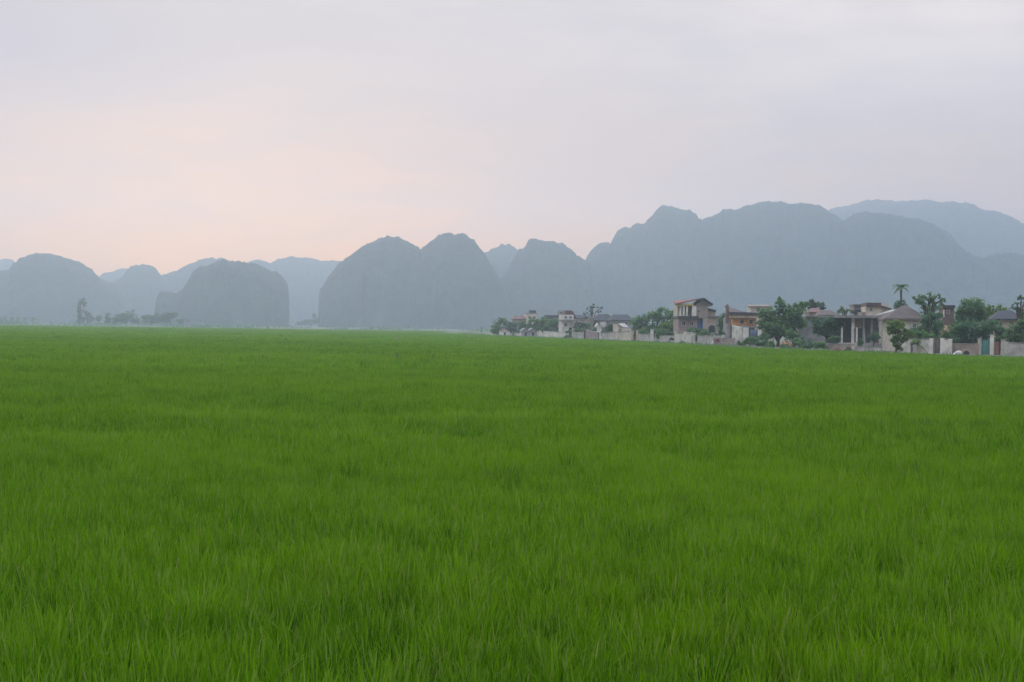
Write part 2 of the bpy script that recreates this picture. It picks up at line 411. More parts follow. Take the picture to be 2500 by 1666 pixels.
hill('faint far hill peeking out at the left edge behind the leftmost dome', 2660, [(-220, 770), (-150, 690), (-60, 650), (0, 633), (12, 629), (26, 635), (45, 655), (80, 700), (120, 780)], 130, 1)
hill('faint far knolls in the notch right of the leftmost dome', 2660, [(200, 780), (235, 684), (250, 672), (264, 666), (276, 664), (290, 655), (308, 655), (330, 668), (360, 700), (400, 785)], 130, 2)
hill('leftmost broad dome shaped hill, long slope down to the right', 1850, [(-330, 785), (-300, 740), (-220, 690), (-120, 680), (-40, 672), (0, 661), (20, 657), (30, 641), (45, 628), (58, 623), (80, 618), (102, 617), (128, 620), (150, 628), (170, 632), (195, 643), (214, 656), (230, 672), (247, 684), (262, 693), (282, 715), (300, 745), (325, 788)], 190, 3)
hill('small round dome hill behind the two leftmost hills', 2150, [(170, 788), (215, 720), (262, 693), (290, 681), (308, 664), (318, 651), (345, 645), (368, 649), (380, 659), (392, 673), (410, 700), (440, 745), (470, 788)], 170, 4)
hill('long pale ridge rising behind the steep block hill', 2300, [(300, 790), (345, 720), (392, 674), (430, 662), (458, 648), (480, 638), (500, 632), (538, 631), (580, 640), (630, 670), (700, 740), (730, 792)], 200, 5)
hill('pale flat topped ridge between the block hill and the twin domes', 2500, [(540, 792), (580, 690), (605, 642), (625, 635), (640, 637), (660, 643), (675, 632), (690, 630), (715, 626), (728, 631), (745, 628), (766, 634), (782, 637), (830, 636), (880, 650), (940, 700), (980, 796)], 210, 6)
hill('steep sided block of a hill with a low shoulder on its left', 1500, [(380, 790), (384, 745), (388, 725), (393, 715), (400, 711), (420, 712), (434, 716), (445, 708), (455, 693), (465, 676), (474, 661), (490, 653), (500, 650), (515, 643), (532, 637), (546, 634), (556, 638), (580, 638), (600, 641), (625, 643), (645, 652), (660, 666), (668, 660), (685, 670), (695, 683), (701, 702), (703, 740), (704, 793)], 110, 7)
hill('twin domed hill in the centre, higher dome on the right', 1600, [(782, 796), (783, 742), (784, 706), (791, 695), (800, 680), (812, 663), (825, 648), (840, 637), (860, 621), (880, 603), (900, 592), (920, 584), (935, 582), (943, 576), (958, 580), (968, 578), (985, 584), (1000, 594), (1012, 596), (1024, 607), (1036, 602), (1050, 587), (1065, 577), (1078, 568), (1095, 566), (1106, 571), (1125, 570), (1140, 577), (1155, 588), (1168, 605), (1180, 617), (1190, 635), (1205, 656), (1235, 705), (1265, 798)], 150, 8)
hill('small pale hill showing in the dip right of the twin domes', 2050, [(1080, 798), (1130, 680), (1175, 618), (1190, 614), (1210, 602), (1224, 597), (1242, 597), (1258, 607), (1285, 625), (1330, 680), (1380, 800)], 150, 9)
hill('flat crowned hill between the twin domes and the long right ridge', 1680, [(1150, 798), (1185, 740), (1215, 692), (1238, 657), (1262, 611), (1276, 604), (1290, 585), (1302, 585), (1320, 589), (1345, 590), (1370, 596), (1392, 609), (1405, 626), (1420, 630), (1433, 635), (1441, 650), (1450, 675), (1462, 710), (1476, 760), (1486, 802)], 130, 10)
hill('long jagged ridge with a pointed left peak above the village', 1850, [(1395, 802), (1415, 720), (1433, 636), (1441, 614), (1452, 598), (1465, 588), (1478, 588), (1491, 597), (1496, 580), (1503, 565), (1510, 555), (1520, 551), (1535, 553), (1548, 543), (1560, 546), (1573, 543), (1581, 533), (1592, 523), (1603, 507), (1613, 499), (1625, 497), (1640, 502), (1660, 508), (1680, 511), (1695, 522), (1703, 532), (1712, 533), (1727, 528), (1745, 523), (1760, 511), (1775, 508), (1795, 512), (1820, 500), (1840, 498), (1856, 494), (1880, 494), (1900, 492), (1920, 500), (1935, 501), (1950, 497), (1975, 500), (1990, 505), (2005, 511), (2020, 521), (2036, 529), (2056, 542), (2085, 580), (2150, 650), (2230, 740), (2280, 812)], 230, 11)
hill('rounded hill in front of the pale ridge on the right', 1720, [(1930, 810), (1985, 650), (2030, 572), (2058, 541), (2070, 530), (2085, 522), (2100, 516), (2116, 514), (2140, 518), (2170, 521), (2205, 530), (2240, 537), (2270, 547), (2295, 563), (2315, 578), (2330, 597), (2345, 612), (2362, 625), (2385, 630), (2420, 660), (2480, 720), (2540, 815)], 200, 12)
hill('palest long ridge behind the others at the right edge', 2400, [(1880, 808), (1930, 640), (1975, 540), (2005, 511), (2030, 500), (2065, 494), (2090, 491), (2105, 487), (2125, 484), (2150, 486), (2200, 487), (2260, 485), (2285, 492), (2320, 491), (2350, 497), (2375, 505), (2390, 517), (2420, 520), (2450, 530), (2470, 545), (2486, 551), (2500, 563), (2560, 600), (2650, 650), (2760, 815)], 260, 13)
hill('low hill at the right edge rising behind the last houses', 1650, [(2260, 814), (2310, 700), (2360, 642), (2392, 631), (2420, 622), (2455, 618), (2480, 620), (2500, 625), (2560, 632), (2620, 660), (2700, 720), (2760, 816)], 160, 14)

# ------------------------------------------------------------------ haze (one even box of air)
hb = MB(); hb.box(-2000, 2000, -400, 2830, -1.0, 242)
hm, hn = newmat('haze')
finish(hn, hn.n('ShaderNodeVolumePrincipled', ins={'Color': HAZE_COLOR, 'Density': HAZE_DENSITY, 'Anisotropy': HAZE_G}).outputs[0], vol=True)
tag(hb.build('haze', hm), 'pale blue evening haze lying over the plain and hills', 'haze', kind='stuff')

# ------------------------------------------------------------------ rice blades
def tuft_mesh(seed, nb, L, Wd, spread, bow):
    r = np.random.default_rng(seed)
    V, Fq, al, dry = [], [], [], []
    for b in range(nb):
        a = r.uniform(0, 2 * math.pi); rad = spread * math.sqrt(r.uniform(0, 1))
        bx, by = rad * math.cos(a), rad * math.sin(a)
        a2 = a + r.normal(0, 0.9); dx, dy = math.cos(a2), math.sin(a2)
        l = L * r.uniform(0.72, 1.12); lean = abs(r.normal(0.07, 0.08)); bw = bow * r.uniform(0.2, 1.6)
        if r.random() < 0.06: bw *= 3
        wa = r.uniform(0, math.pi); wx, wy = math.cos(wa), math.sin(wa)
        isdry = 0.9 if r.random() < 0.012 else (0.4 if r.random() < 0.12 else 0.0)
        o = len(V)
        for t, wd in ((0.0, 0.7), (0.35, 1.0), (0.68, 0.85), (0.9, 0.5), (1.0, 0.06)):
            h_ = lean * t + bw * t ** 2.6
            z = l * t * (1 - 0.35 * bw * t ** 3) ; q = l * h_
            cx, cy = bx + dx * q, by + dy * q
            for s in (-1, 1):
                V.append((cx + s * wx * Wd * wd * .5, cy + s * wy * Wd * wd * .5, z)); al.append(t); dry.append(isdry)
        for s in range(4): Fq.append((o + 2 * s, o + 2 * s + 1, o + 2 * s + 3, o + 2 * s + 2))
    me = fast_mesh('rice_tuft', V, Fq, True)
    for nm, arr in (('along', al), ('dry', dry)):
        at_ = me.attributes.new(nm, 'FLOAT', 'POINT'); at_.data.foreach_set('value', np.array(arr, np.float32))
    me.materials.append(RICE)
    return me

def scatter_points(y0, y1, spacing, jitter=0.45, margin=3.5, tone_gain=1.0, extra=0.38):
    pts = []
    rows = np.arange(y0, y1, spacing)
    for y in rows:
        xm = extra * y + margin
        xs = np.arange(-xm, xm, spacing) + rng.uniform(-spacing, spacing)
        p = np.stack([xs + rng.uniform(-jitter, jitter, len(xs)) * spacing, y + rng.uniform(-jitter, jitter, len(xs)) * spacing], -1)
        pts.append(p)
    P = np.concatenate(pts)
    return P[P[:, 0] < edge_x(P[:, 1]) - 0.9]

BUND = lambda x: 34.6 + 0.5 * np.sin(x * .21) + 1.1 * (vnoise(x * .12, x * 0, 31) - .5) - 0.014 * x
def rice_patch(name, label, P, variants, sc0, zoff=0.0, tip=0.0):
    x, y = P[:, 0], P[:, 1]
    keep = np.ones(len(P), bool)
    d = y - BUND(x); keep &= ~((d > -0.45) & (d < 0.1) & (x > -11))
    d2 = y - (61 + 0.03 * x); keep &= ~((np.abs(d2) < 0.7) & (x < -14) & (vnoise(x * .25, y * 0, 4) > .3))
    hole = fbm(x * .55, y * .32, 77, 3); keep &= ~((hole > 0.72) & (rng.random(len(P)) < 0.65))
    x, y = x[keep], y[keep]; n = len(x); d = d[keep]
    sc = sc0 * (0.70 + 0.40 * fbm(x * .35, y * .35, 21, 3) + 0.30 * fbm(x * 2.5, y * 1.8, 41, 2) + rng.normal(0, 0.11, n))
    sc = np.where((d > 0.1) & (d < 1.3) & (x > -11), sc * 1.13, sc)
    tone = np.clip(tip + rng.normal(0.03, 0.22, n) + 0.5 * (fbm(x * .07, y * .05, 52, 4) - .45) + 0.5 * (fbm(x * .9, y * .6, 63, 2) - .5), -.7, 1)
    tone = np.where((d > 0.1) & (d < 1.0) & (x > -9), np.maximum(tone, .05) + 0.22 + 0.7 * vnoise(x * .5, y * 0, 8) ** 2, tone)
    me = bpy.data.meshes.new(name); me.vertices.add(n)
    me.vertices.foreach_set('co', np.stack([x, y, np.full(n, zoff)], -1).astype(np.float32).ravel())
    rot = np.stack([rng.normal(0.0, 0.06, n), rng.normal(0.05, 0.06, n), rng.uniform(0, 6.283, n)], -1)
    for nm, ty, arr in (('sc', 'FLOAT', sc), ('tone', 'FLOAT', tone)):
        me.attributes.new(nm, ty, 'POINT').data.foreach_set('value', arr.astype(np.float32))
    me.attributes.new('vi', 'INT', 'POINT').data.foreach_set('value', rng.integers(0, len(variants), n).astype(np.int32))
    me.attributes.new('rot', 'FLOAT_VECTOR', 'POINT').data.foreach_set('vector', rot.astype(np.float32).ravel())
    o = link(name, me, RICE)
    ng = bpy.data.node_groups.new(name, 'GeometryNodeTree')
    ng.interface.new_socket('Geometry', in_out='INPUT', socket_type='NodeSocketGeometry')
    ng.interface.new_socket('Geometry', in_out='OUTPUT', socket_type='NodeSocketGeometry')
    g = NT(ng)
    gi = g.n('NodeGroupInput'); go = g.n('NodeGroupOutput')
    jn = g.n('GeometryNodeJoinGeometry')
    for ob in reversed(variants):
        oi = g.n('GeometryNodeObjectInfo', transform_space='ORIGINAL', ins={0: ob, 1: True})
        g.link(oi.outputs['Geometry'], jn.inputs[0])
    def attr(nm, ty): return g.n('GeometryNodeInputNamedAttribute', data_type=ty, ins={0: nm}).outputs[0]
    ip = g.n('GeometryNodeInstanceOnPoints')
    g.link(gi.outputs[0], ip.inputs['Points']); g.link(jn.outputs[0], ip.inputs['Instance'])
    ip.inputs['Pick Instance'].default_value = True
    g.link(attr('vi', 'INT'), ip.inputs['Instance Index'])
    e2r = g.n('FunctionNodeEulerToRotation'); g.link(attr('rot', 'FLOAT_VECTOR'), e2r.inputs[0])
    g.link(e2r.outputs[0], ip.inputs['Rotation'])
    g.link(attr('sc', 'FLOAT'), ip.inputs['Scale'])
    g.link(ip.outputs[0], go.inputs[0])
    md = o.modifiers.new('scatter', 'NODES'); md.node_group = ng
    return tag(o, label, 'rice', kind='stuff')

def variant_objs(seeds, *a):
    return [bpy.data.objects.new('rice_tuft', tuft_mesh(s, *a)) for s in seeds]
near_v = variant_objs((1, 2, 3, 4, 5, 6), 30, 0.45, 0.0095, 0.055, 0.10)
mid_v = variant_objs((11, 12, 13, 14, 15), 34, 0.46, 0.014, 0.11, 0.11)
far_v = variant_objs((21, 22, 23, 24), 50, 0.50, 0.034, 0.36, 0.12)
far2_v = variant_objs((31, 32, 33), 60, 0.50, 0.085, 1.15, 0.12)
rice_patch('rice', 'tall green rice leaves nearest the viewer, single blades visible', scatter_points(4.0, 26, 0.135), near_v, 1.0)
rice_patch('rice', 'green rice a little way out, around the thin pale bund line', scatter_points(26, 72, 0.23, margin=5), mid_v, 1.0, tip=.10)
rice_patch('rice', 'green rice in the middle distance reading as a soft nap', scatter_points(72, 190, 0.72, margin=9), far_v, 1.0, tip=.26)
rice_patch('rice', 'far green rice fading into haze below the hills', scatter_points(190, 640, 2.1, margin=20, extra=.42), far2_v, 1.0, tip=.5)

# ------------------------------------------------------------------ houses
class Building:
    """local frame: px, py are photograph pixels turned into metres at distance D, d is metres behind the front plane"""
    def __init__(s, name, label, cat, pxc, D, yaw=0.0, group=None):
        s.pxc, s.D, s.k = pxc, D, D / F
        s.py0 = base_py(pxc, D)
        s.root = empty(name, ground_at(pxc, D), -math.atan((pxc - 1250) / F) + math.radians(yaw))
        tag(s.root, label, cat, group)
    def p(s, px, py, d=0.0):
        return ((px - s.pxc) * s.k, d, 0.0 if py is None else (s.py0 + SLOPE * (px - s.pxc) - py) * s.k)
    def box(s, name, x0, x1, y0, y1, d0, d1, mat, parent=None, mb=None):
        """y0 top pixel row, y1 bottom row (None: the ground)"""
        xa, xb = s.p(x0, 0)[0], s.p(x1, 0)[0]; xm = (x0 + x1) / 2
        zt = s.p(xm, y0)[2]; zb = s.p(xm, y1)[2] if y1 is not None else 0.0
        m = mb or MB(); m.box(xa, xb, d0, d1, zb, zt)
        return m if mb else m.build(name, M[mat], parent or s.root)
    def slab(s, name, pts, t, mat, parent=None, mb=None):
        m = mb or MB(); m.slab([s.p(*q) for q in pts], t)
        return m if mb else m.build(name, M[mat], parent or s.root)
    def gable(s, name, pts, d0, d1, mat, parent=None):
        """a vertical prism: outline pts [(px,py)] extruded from d0 to d1"""
        n = len(pts); m = MB()
        m.solid([s.p(x, y, d0) for x, y in pts] + [s.p(x, y, d1) for x, y in pts],
                [tuple(range(n))[::-1], tuple(range(n, 2 * n))] + [(i, (i + 1) % n, (i + 1) % n + n, i + n) for i in range(n)])
        return m.build(name, M[mat], parent or s.root)
    def window(s, x0, x1, y0, y1, d, frame='frame', pane='glass', bars=1):
        t = 0.06 if s.k < .06 else 0.08
        (xa, _, zt), (xb, _, zb) = s.p(x0, y0), s.p(x1, y1)
        m = MB()
        m.box(xa, xb, d - .08, d - .003, zt - t, zt); m.box(xa, xb, d - .08, d - .003, zb, zb + t)
        m.box(xa, xa + t, d - .08, d - .003, zb + t, zt - t); m.box(xb - t, xb, d - .08, d - .003, zb + t, zt - t)
        for b in range(bars):
            xc = xa + (xb - xa) * (b + 1) / (bars + 1); m.box(xc - t / 2.5, xc + t / 2.5, d - .07, d - .003, zb + t, zt - t)
        f = m.build('window', M[frame], s.root)
        p = MB(); p.box(xa + t, xb - t, d - .045, d - .006, zb + t, zt - t); p.build('pane', M[pane], f)
        return f
    def door(s, x0, x1, y0, d, mat='gate'):
        (xa, _, zt), (xb, _, _) = s.p(x0, y0), s.p(x1, y0)
        m = MB(); m.box(xa, xb, d - .07, d - .004, 0.02, zt); o = m.build('door', M[mat], s.root)
        h = MB(); h.box(xa + .12, xa + .2, d - .12, d - .07, 0.95, 1.1); h.build('handle', M['steel'], o)
        return o
    def hip(s, name, x0, x1, ye, xr0, xr1, yr, d0, d1, mat, over=0.4, parent=None, t=0.14):
        """hipped or (xr0=x0, xr1=x1) gabled roof, ridge running across the view"""
        o = over / s.k; dm = (d0 + d1) / 2; m = MB()
        A, B, Cc, Dd = s.p(x0 - o, ye, d0 - over), s.p(x1 + o, ye, d0 - over), s.p(x1 + o, ye, d1 + over), s.p(x0 - o, ye, d1 + over)
        r, q = s.p(xr0, yr, dm), s.p(xr1, yr, dm)
        lo = [(a[0], a[1], a[2] - t) for a in (A, B, Cc, Dd)]
        m.solid([A, B, Cc, Dd, r, q] + lo, [(0, 1, 5, 4), (1, 2, 5), (2, 3, 4, 5), (3, 0, 4), (9, 8, 7, 6), (0, 6, 7, 1), (1, 7, 8, 2), (2, 8, 9, 3), (3, 9, 6, 0)])
        return m.build(name, M[mat], parent or s.root)
    def cols(s, xs, y0, y1, d, w_, mat, name='column'):
        for x in xs:
            xa, _, zt = s.p(x, y0); zb = s.p(x, y1)[2] if y1 is not None else 0.0
            m = MB(); m.box(xa - w_ / 2, xa + w_ / 2, d - w_ / 2, d + w_ / 2, zb, zt); m.build(name, M[mat], s.root)

HG = 'houses of the village along the field'
# 1 small gabled hut at the far left end
b = Building('hut', 'small whitewashed gabled hut beside the leftmost village tree', 'hut', 1233, 366, 4, HG)
b.gable('wall', [(1222, None), (1222, 808), (1233, 802), (1245, 809), (1245, None)], 0, 5, 'white')
b.slab('roof', [(1221, 808.5, -.3), (1233, 801.5, -.3), (1233, 801.5, 5.3), (1221, 808.5, 5.3)], .12, 'tile_brown')
b.slab('roof', [(1233, 801.5, -.3), (1246, 809.5, -.3), (1246, 809.5, 5.3), (1233, 801.5, 5.3)], .12, 'tile_brown')
b.door(1230, 1235, 812, 0)
# 2 red brown roofed house with roof tank
b = Building('house', 'low house with a faded red roof and pale block beside it, far left end', 'house', 1283, 398, 6, HG)
b.box('wall', 1256, 1284, 779, None, 0, 8, 'tan'); b.hip('roof', 1256, 1284, 779, 1259, 1281, 771, 0, 8, 'tile_rust')
b.box('wall', 1284, 1312, 767, None, -.6, 7, 'cream'); b.box('parapet', 1283.6, 1312.5, 765, 767, -.7, 7.1, 'grey')
tk = b.box('roof_tank', 1294, 1309, 758, 764.6, .5, 3, 'tile_dark'); b.window(1289, 1296, 772, 780, -.6); b.window(1300, 1307, 772, 780, -.6)
# 3,4 grey gabled sheds
for (x, lb) in ((1284, 'first of two grey gabled sheds left of the long white wall'), (1302, 'second of two grey gabled sheds, touching the long white wall')):
    b = Building('shed', lb, 'shed', x, 342, 5, 'grey sheds behind the lane')
    b.gable('wall', [(x - 11, None), (x - 11, 809), (x - 2, 802), (x + 9, 809), (x + 9, None)], 0, 6, 'grey')
    b.slab('roof', [(x - 12, 809, -.3), (x - 2, 801, -.3), (x - 2, 801, 6.3), (x - 12, 809, 6.3)], .12, 'concrete')
    b.slab('roof', [(x - 2, 801, -.3), (x + 10, 809.5, -.3), (x + 10, 809.5, 6.3), (x - 2, 801, 6.3)], .12, 'concrete')
    b.door(x - 3, x + 2, 812, 0)
# 5 dark flat roofed house
b = Building('house', 'house with a dark flat roof and grey rooftop room behind the left trees', 'house', 1358, 385, 4, HG)
b.box('wall', 1335, 1373, 779, None, 0, 8, 'pink'); b.box('roof', 1333, 1375, 770, 779, -.5, 8.5, 'tile_dark')
b.box('rooftop_room', 1362, 1382, 758, 769.9, 1, 6, 'grey'); b.window(1367, 1376, 761, 767, 1.0)
b.window(1342, 1350, 783, 790, 0)
# 6 cream tower house
b = Building('tower_house', 'narrow cream tower house with a maroon mansard roof', 'house', 1386, 318, 8, HG)
b.box('wall', 1371, 1400, 769, None, 0, 5, 'white')
b.gable('roof', [(1379, 769), (1381, 758.5), (1396, 758.5), (1400, 762), (1407, 775), (1407, 777), (1400.5, 777), (1400.5, 769)], .3, 5.3, 'tile_maroon')
b.box('balcony', 1369, 1425, 781, 784, -1.1, 5.2, 'concrete')
b.window(1377, 1384, 771.5, 779, 0); b.window(1389, 1396, 771.5, 779, 0); b.window(1377, 1385, 789, 798, 0); b.door(1389, 1396, 800, 0)
# 7 beige house right of the tower
b = Building('house', 'dull beige low house between the tower house and the wispy tree', 'house', 1422, 345, 6, HG)
b.box('wall', 1401, 1445, 777, None, 0, 7, 'tan'); b.hip('roof', 1403, 1428, 777, 1406, 1425, 769, 0, 7, 'tile_dark')
b.window(1411, 1421, 786, 794, 0); b.door(1428, 1435, 795, 0, 'steel')
# 8,9 two dark hipped houses
b = Building('house', 'left one of two adjoining houses with low dark hipped roofs', 'house', 1477, 322, 8, HG)
b.box('wall', 1453, 1501, 783, None, 0, 8, 'grey'); b.hip('roof', 1452, 1502, 783, 1466, 1490, 767, 0, 8, 'tile_dark')
b.window(1458, 1466, 788, 797, 0); b.window(1472, 1480, 788, 797, 0); b.box('ridge_wall', 1463, 1478, 786, 800, -.9, -.7, 'white')
b = Building('house', 'right one of two adjoining houses with low dark hipped roofs', 'house', 1520, 312, 8, HG)
b.box('wall', 1500, 1542, 782, None, 0, 8, 'grey'); b.hip('roof', 1498, 1543, 782, 1502, 1538, 768, 0, 8, 'tile_dark')
b.window(1508, 1516, 786, 793, 0); b.window(1525, 1533, 786, 793, 0)
# 10 slim white shed
b = Building('shed', 'slim white gabled shed standing between dark roofed houses and the lane', 'shed', 1462, 284, 6, HG)
b.gable('wall', [(1455, None), (1455, 797), (1460, 789), (1469, 800), (1469, None)], 0, 3, 'white')
b.slab('roof', [(1459.5, 788, -.3), (1470, 800, -.3), (1470, 800, 3.3), (1459.5, 788, 3.3)], .12, 'concrete'); b.door(1459, 1463, 812, 0, 'steel')
# 11 cream gabled house
b = Building('house', 'cream gable ended house with a pale roof patch left of the orange gate posts', 'house', 1524, 272, 10, HG)
b.gable('wall', [(1507, None), (1507, 789), (1520, 800), (1541, 803), (1541, None)], 0, 5, 'cream')
b.slab('roof', [(1505, 788, -.3), (1520, 799, -.3), (1520, 799, 5.3), (1505, 788, 5.3)], .12, 'concrete')
b.slab('roof', [(1517, 797, .6), (1537, 799.5, .6), (1535, 790, 4.6), (1517, 790, 4.6)], .1, 'sheet')
b.window(1511, 1517, 803, 811, 0); b.window(1526, 1534, 808, 816, 0)
# 12 the big two storey house
b = Building('villa', 'tallest two storey house with a red and dark pitched roof', 'house', 1697, 236, 7, HG)
b.box('wall', 1656, 1702, 777, None, 0, 8, 'pink'); b.box('wall', 1702.1, 1727, 777, None, .8, 8, 'dark')
b.box('wall', 1656, 1693, 747, 774, 1.6, 8, 'cream'); b.box('wall', 1693.1, 1727, 748, 776.9, -.1, 8, 'tan')
b.box('wall', 1727.1, 1747, 758, 776.9, .6, 7, 'tan')
b.box('balcony', 1653, 1703, 772.5, 777, -1.4, 8, 'tile_dark')
b.gable('gable_wall', [(1690, 748), (1716, 731), (1737, 744), (1737, 748)], 0, 8, 'grey')
b.slab('roof', [(1645, 741.5, -1.6), (1698, 730.5, -1.0), (1712, 728, 8.4), (1655, 732.5, 8.4)], .22, 'tile_red')
b.slab('roof', [(1698, 730.6, -1.0), (1716, 727.8, -1.0), (1716, 727.8, 8.4), (1700, 730, 8.4)], .25, 'tile_dark')
b.slab('roof', [(1716, 727.8, -1.0), (1738, 742, -1.0), (1738, 742, 8.4), (1716, 727.8, 8.4)], .25, 'tile_dark')
b.box('fascia', 1648, 1690, 741.5, 746.5, -1.2, 1.5, 'yellow')
b.slab('parapet', [(1727, 752, .4), (1748, 757, .4), (1748, 757, 7.2), (1727, 752, 7.2)], .4, 'tile_dark')
b.cols((1659, 1667, 1675), 747, 772.4, -.9, .28, 'white'); b.cols((1690,), 747, 772.4, -.9, .45, 'white'); b.cols((1695.5,), 749, 772.4, -.9, .3, 'white')
b.window(1661, 1669, 755, 769, 1.6); b.window(1679, 1686, 752, 771, 1.6, bars=0); b.window(1702, 1709, 755, 765, -.1)
b.box('shutter', 1701, 1711, 781, 802, .5, .75, 'blue'); b.box('shutter', 1715, 1724, 778, 803, .5, .75, 'blue'); b.box('lintel', 1701, 1726, 776.9, 781, -.1, .45, 'tile_dark')
b.window(1664, 1674, 784, 796, 0); b.window(1684, 1693, 784, 796, 0)
# 13 annex
b = Building('annex', 'squat tan annex with an arched opening shown by a dark panel right of the tallest house', 'house', 1742, 224, 7, HG)
b.box('wall', 1727, 1764, 774, None, 0, 6, 'tan'); b.box('roof', 1725, 1766, 771.5, 774, -.3, 6.3, 'concrete')
b.gable('arch_shade_panel', [(1730, 812), (1730, 800), (1733, 795.5), (1738, 794), (1743, 795.5), (1746, 800), (1746, 812)], -.05, -.004, 'gate')  # flat dark panel on the wall, its colour standing for shade in an opening
# 14 orange house
b = Building('orange_house', 'two storey house with an orange upper wall and brown lean to roof', 'house', 1815, 205, 8, HG)
b.box('wall', 1782, 1850, 776.8, None, 3.0, 9, 'grey'); b.box('wall', 1790, 1846, 776.9, 796, 0, 2.9, 'orange')
b.box('fascia', 1786, 1853, 770, 776.8, -.8, 9, 'peach'); b.box('cornice', 1782, 1853, 763.5, 769.9, -1.0, 9.2, 'tile_dark')
b.slab('roof', [(1779, 762, -.6), (1834, 763.4, -.6), (1832, 761, 6), (1781, 745, 6)], .15, 'tile_brown')
b.gable('parapet', [(1772, 790), (1772, 745), (1777, 743), (1779, 749), (1779, 790)], 0, .5, 'umber')
b.box('wall', 1774, 1781.8, 790, None, 0, .6, 'grey')
b.box('slab', 1792, 1849, 796, 800, -.6, 9, 'concrete')
b.cols((1798, 1804), 800.1, None, -.3, .4, 'white'); b.cols((1819,), 800.1, None, -.3, .85, 'white'); b.cols((1845,), 800.1, None, -.3, .35, 'white')
b.window(1806, 1816, 780, 792, 0); b.window(1828, 1838, 780, 792, 0); b.door(1825, 1836, 808, 3.0, 'brick')
# 15 white box room
b = Building('house', 'small white upper room under a flat tan roof behind the orange house', 'house', 1853, 240, 6, HG)
b.box('wall', 1832, 1876, 747.5, None, 0, 6, 'white'); b.slab('roof', [(1827, 747, -.6), (1884, 747, -.6), (1880, 743, 6.6), (1829, 743, 6.6)], .2, 'tan')
b.window(1846, 1855, 752, 762, 0)
# 16 red roofed house, 17 grey roofed house
b = Building('house', 'low tan house with a little red roof right of the largest tree', 'house', 1990, 218, 6, HG)
b.box('wall', 1976, 2008, 762, None, 0, 7, 'tan'); b.hip('roof', 1980, 2006, 762, 1984, 2000, 752, 0, 7, 'tile_rust'); b.window(1985, 1993, 766, 773, 0)
b = Building('house', 'low grey roofed house between the red roofed one and the veranda house', 'house', 2022, 208, 6, HG)
b.box('wall', 2005, 2046, 769, None, 0, 7, 'pink'); b.hip('roof', 2004, 2042, 769, 2008, 2032, 757, 0, 7, 'tile_brown'); b.window(2012, 2020, 772, 779, 0)
# 18 pale grey house behind the round dark tree
b = Building('house', 'pale grey walled house showing between two dense dark trees', 'house', 1985, 192, 6, HG)
b.box('wall', 1950, 2030, 775, None, 0, 6, 'grey'); b.box('roof', 1966, 2032, 771, 775, -.5, 6.5, 'concrete'); b.window(1958, 1966, 782, 794, 0)
# 19 veranda house
b = Building('veranda_house', 'long open fronted house with a flat slab on slim white columns', 'house', 2098, 176, 5, HG)
b.box('wall', 2030, 2166, 776, None, 4.2, 10, 'dark'); b.slab('roof', [(2040, 770, -1.2), (2150, 771, -1.2), (2150, 771, 10.2), (2040, 770, 10.2)], .32, 'concrete')  # back wall coloured dark to stand for the shade inside the veranda
b.box('plinth', 2044, 2166, 838, None, -.6, 4.2, 'wall')
b.cols((2082,), 776, 838, -.3, .34, 'white'); b.cols((2091,), 800, 838, -.5, .22, 'white'); b.cols((2108, 2127), 776, 838, 0, .24, 'grey')
b.cols((2147,), 776, 840, -.3, .32, 'white'); b.cols((2165,), 777, 840, -.3, .3, 'cream'); b.cols((2056,), 800, 838, -.3, .22, 'white')
b.box('partition', 2085, 2106, 777, 802, 1.5, 1.7, 'tan'); b.box('counter', 2128, 2134, 822, 846, -1.0, -.5, 'wall')
b.window(2060, 2070, 786, 797, 4.2); b.window(2151, 2160, 782, 799, 4.2)
b.door(2112, 2122, 800, 4.2, 'steel')
# 20 upper house behind it
b = Building('house', 'cream house with a dark parapet and grey side roof above the veranda house', 'house', 2135, 196, 6, HG)
b.box('wall', 2113, 2162, 749, None, 0, 7, 'cream'); b.box('parapet', 2114, 2149, 739.5, 749.0, -.4, 7, 'tile_maroon')
b.slab('roof', [(2148, 746, -.4), (2184, 757, -.4), (2172, 748, 7), (2148, 738, 7)], .2, 'tile_dark')
b.gable('gable_wall', [(2149, 770), (2149, 742), (2163, 742), (2180, 757), (2180, 770)], 0, 6.5, 'cream')
b.box('wall', 2104, 2113, 762, None, .2, 6, 'tan'); b.window(2122, 2130, 752, 760, 0)
b = Building('house', 'small grey rooftop house with a flat top left of the cream parapet house', 'house', 2098, 204, 6, HG)
b.box('wall', 2084, 2112, 746, None, 0, 6, 'grey'); b.box('roof', 2082, 2113, 743, 746, -.4, 6.4, 'concrete'); b.box('lower_roof', 2076, 2106, 757, 766, -1.6, -.1, 'tile_dark')
# pale sheet over the veranda
b = Building('awning', 'pale sloping sheet awning rising between the veranda house and the hipped house', 'awning', 2160, 181, 4)
b.slab('sheet', [(2131, 772, 0), (2142, 773.5, 0), (2186, 758.5, 0), (2182, 754.5, 3)], .1, 'sheet'); b.cols((2136, 2181), 771, None, .6, .12, 'steel', 'post')
# 21 hipped pavilion house
b = Building('hipped_house', 'single storey house with a big grey brown hipped roof and yellowish eaves', 'house', 2208, 166, 6, HG)
b.box('wall', 2168, 2249, 783, None, 0, 7, 'cream'); b.hip('roof', 2168, 2250, 778, 2212, 2221, 745, 0, 7, 'tile_brown', over=.5, t=.25)
b.box('eaves_band', 2167, 2206, 779.5, 783, -.2, 0, 'yellow'); b.box('gable_panel', 2206, 2246, 786, 803, -.08, -.004, 'white')
b.window(2177, 2187, 789, 803, 0); b.window(2227, 2236, 789, 801, -.085); b.door(2192, 2200, 806, 0, 'brick')
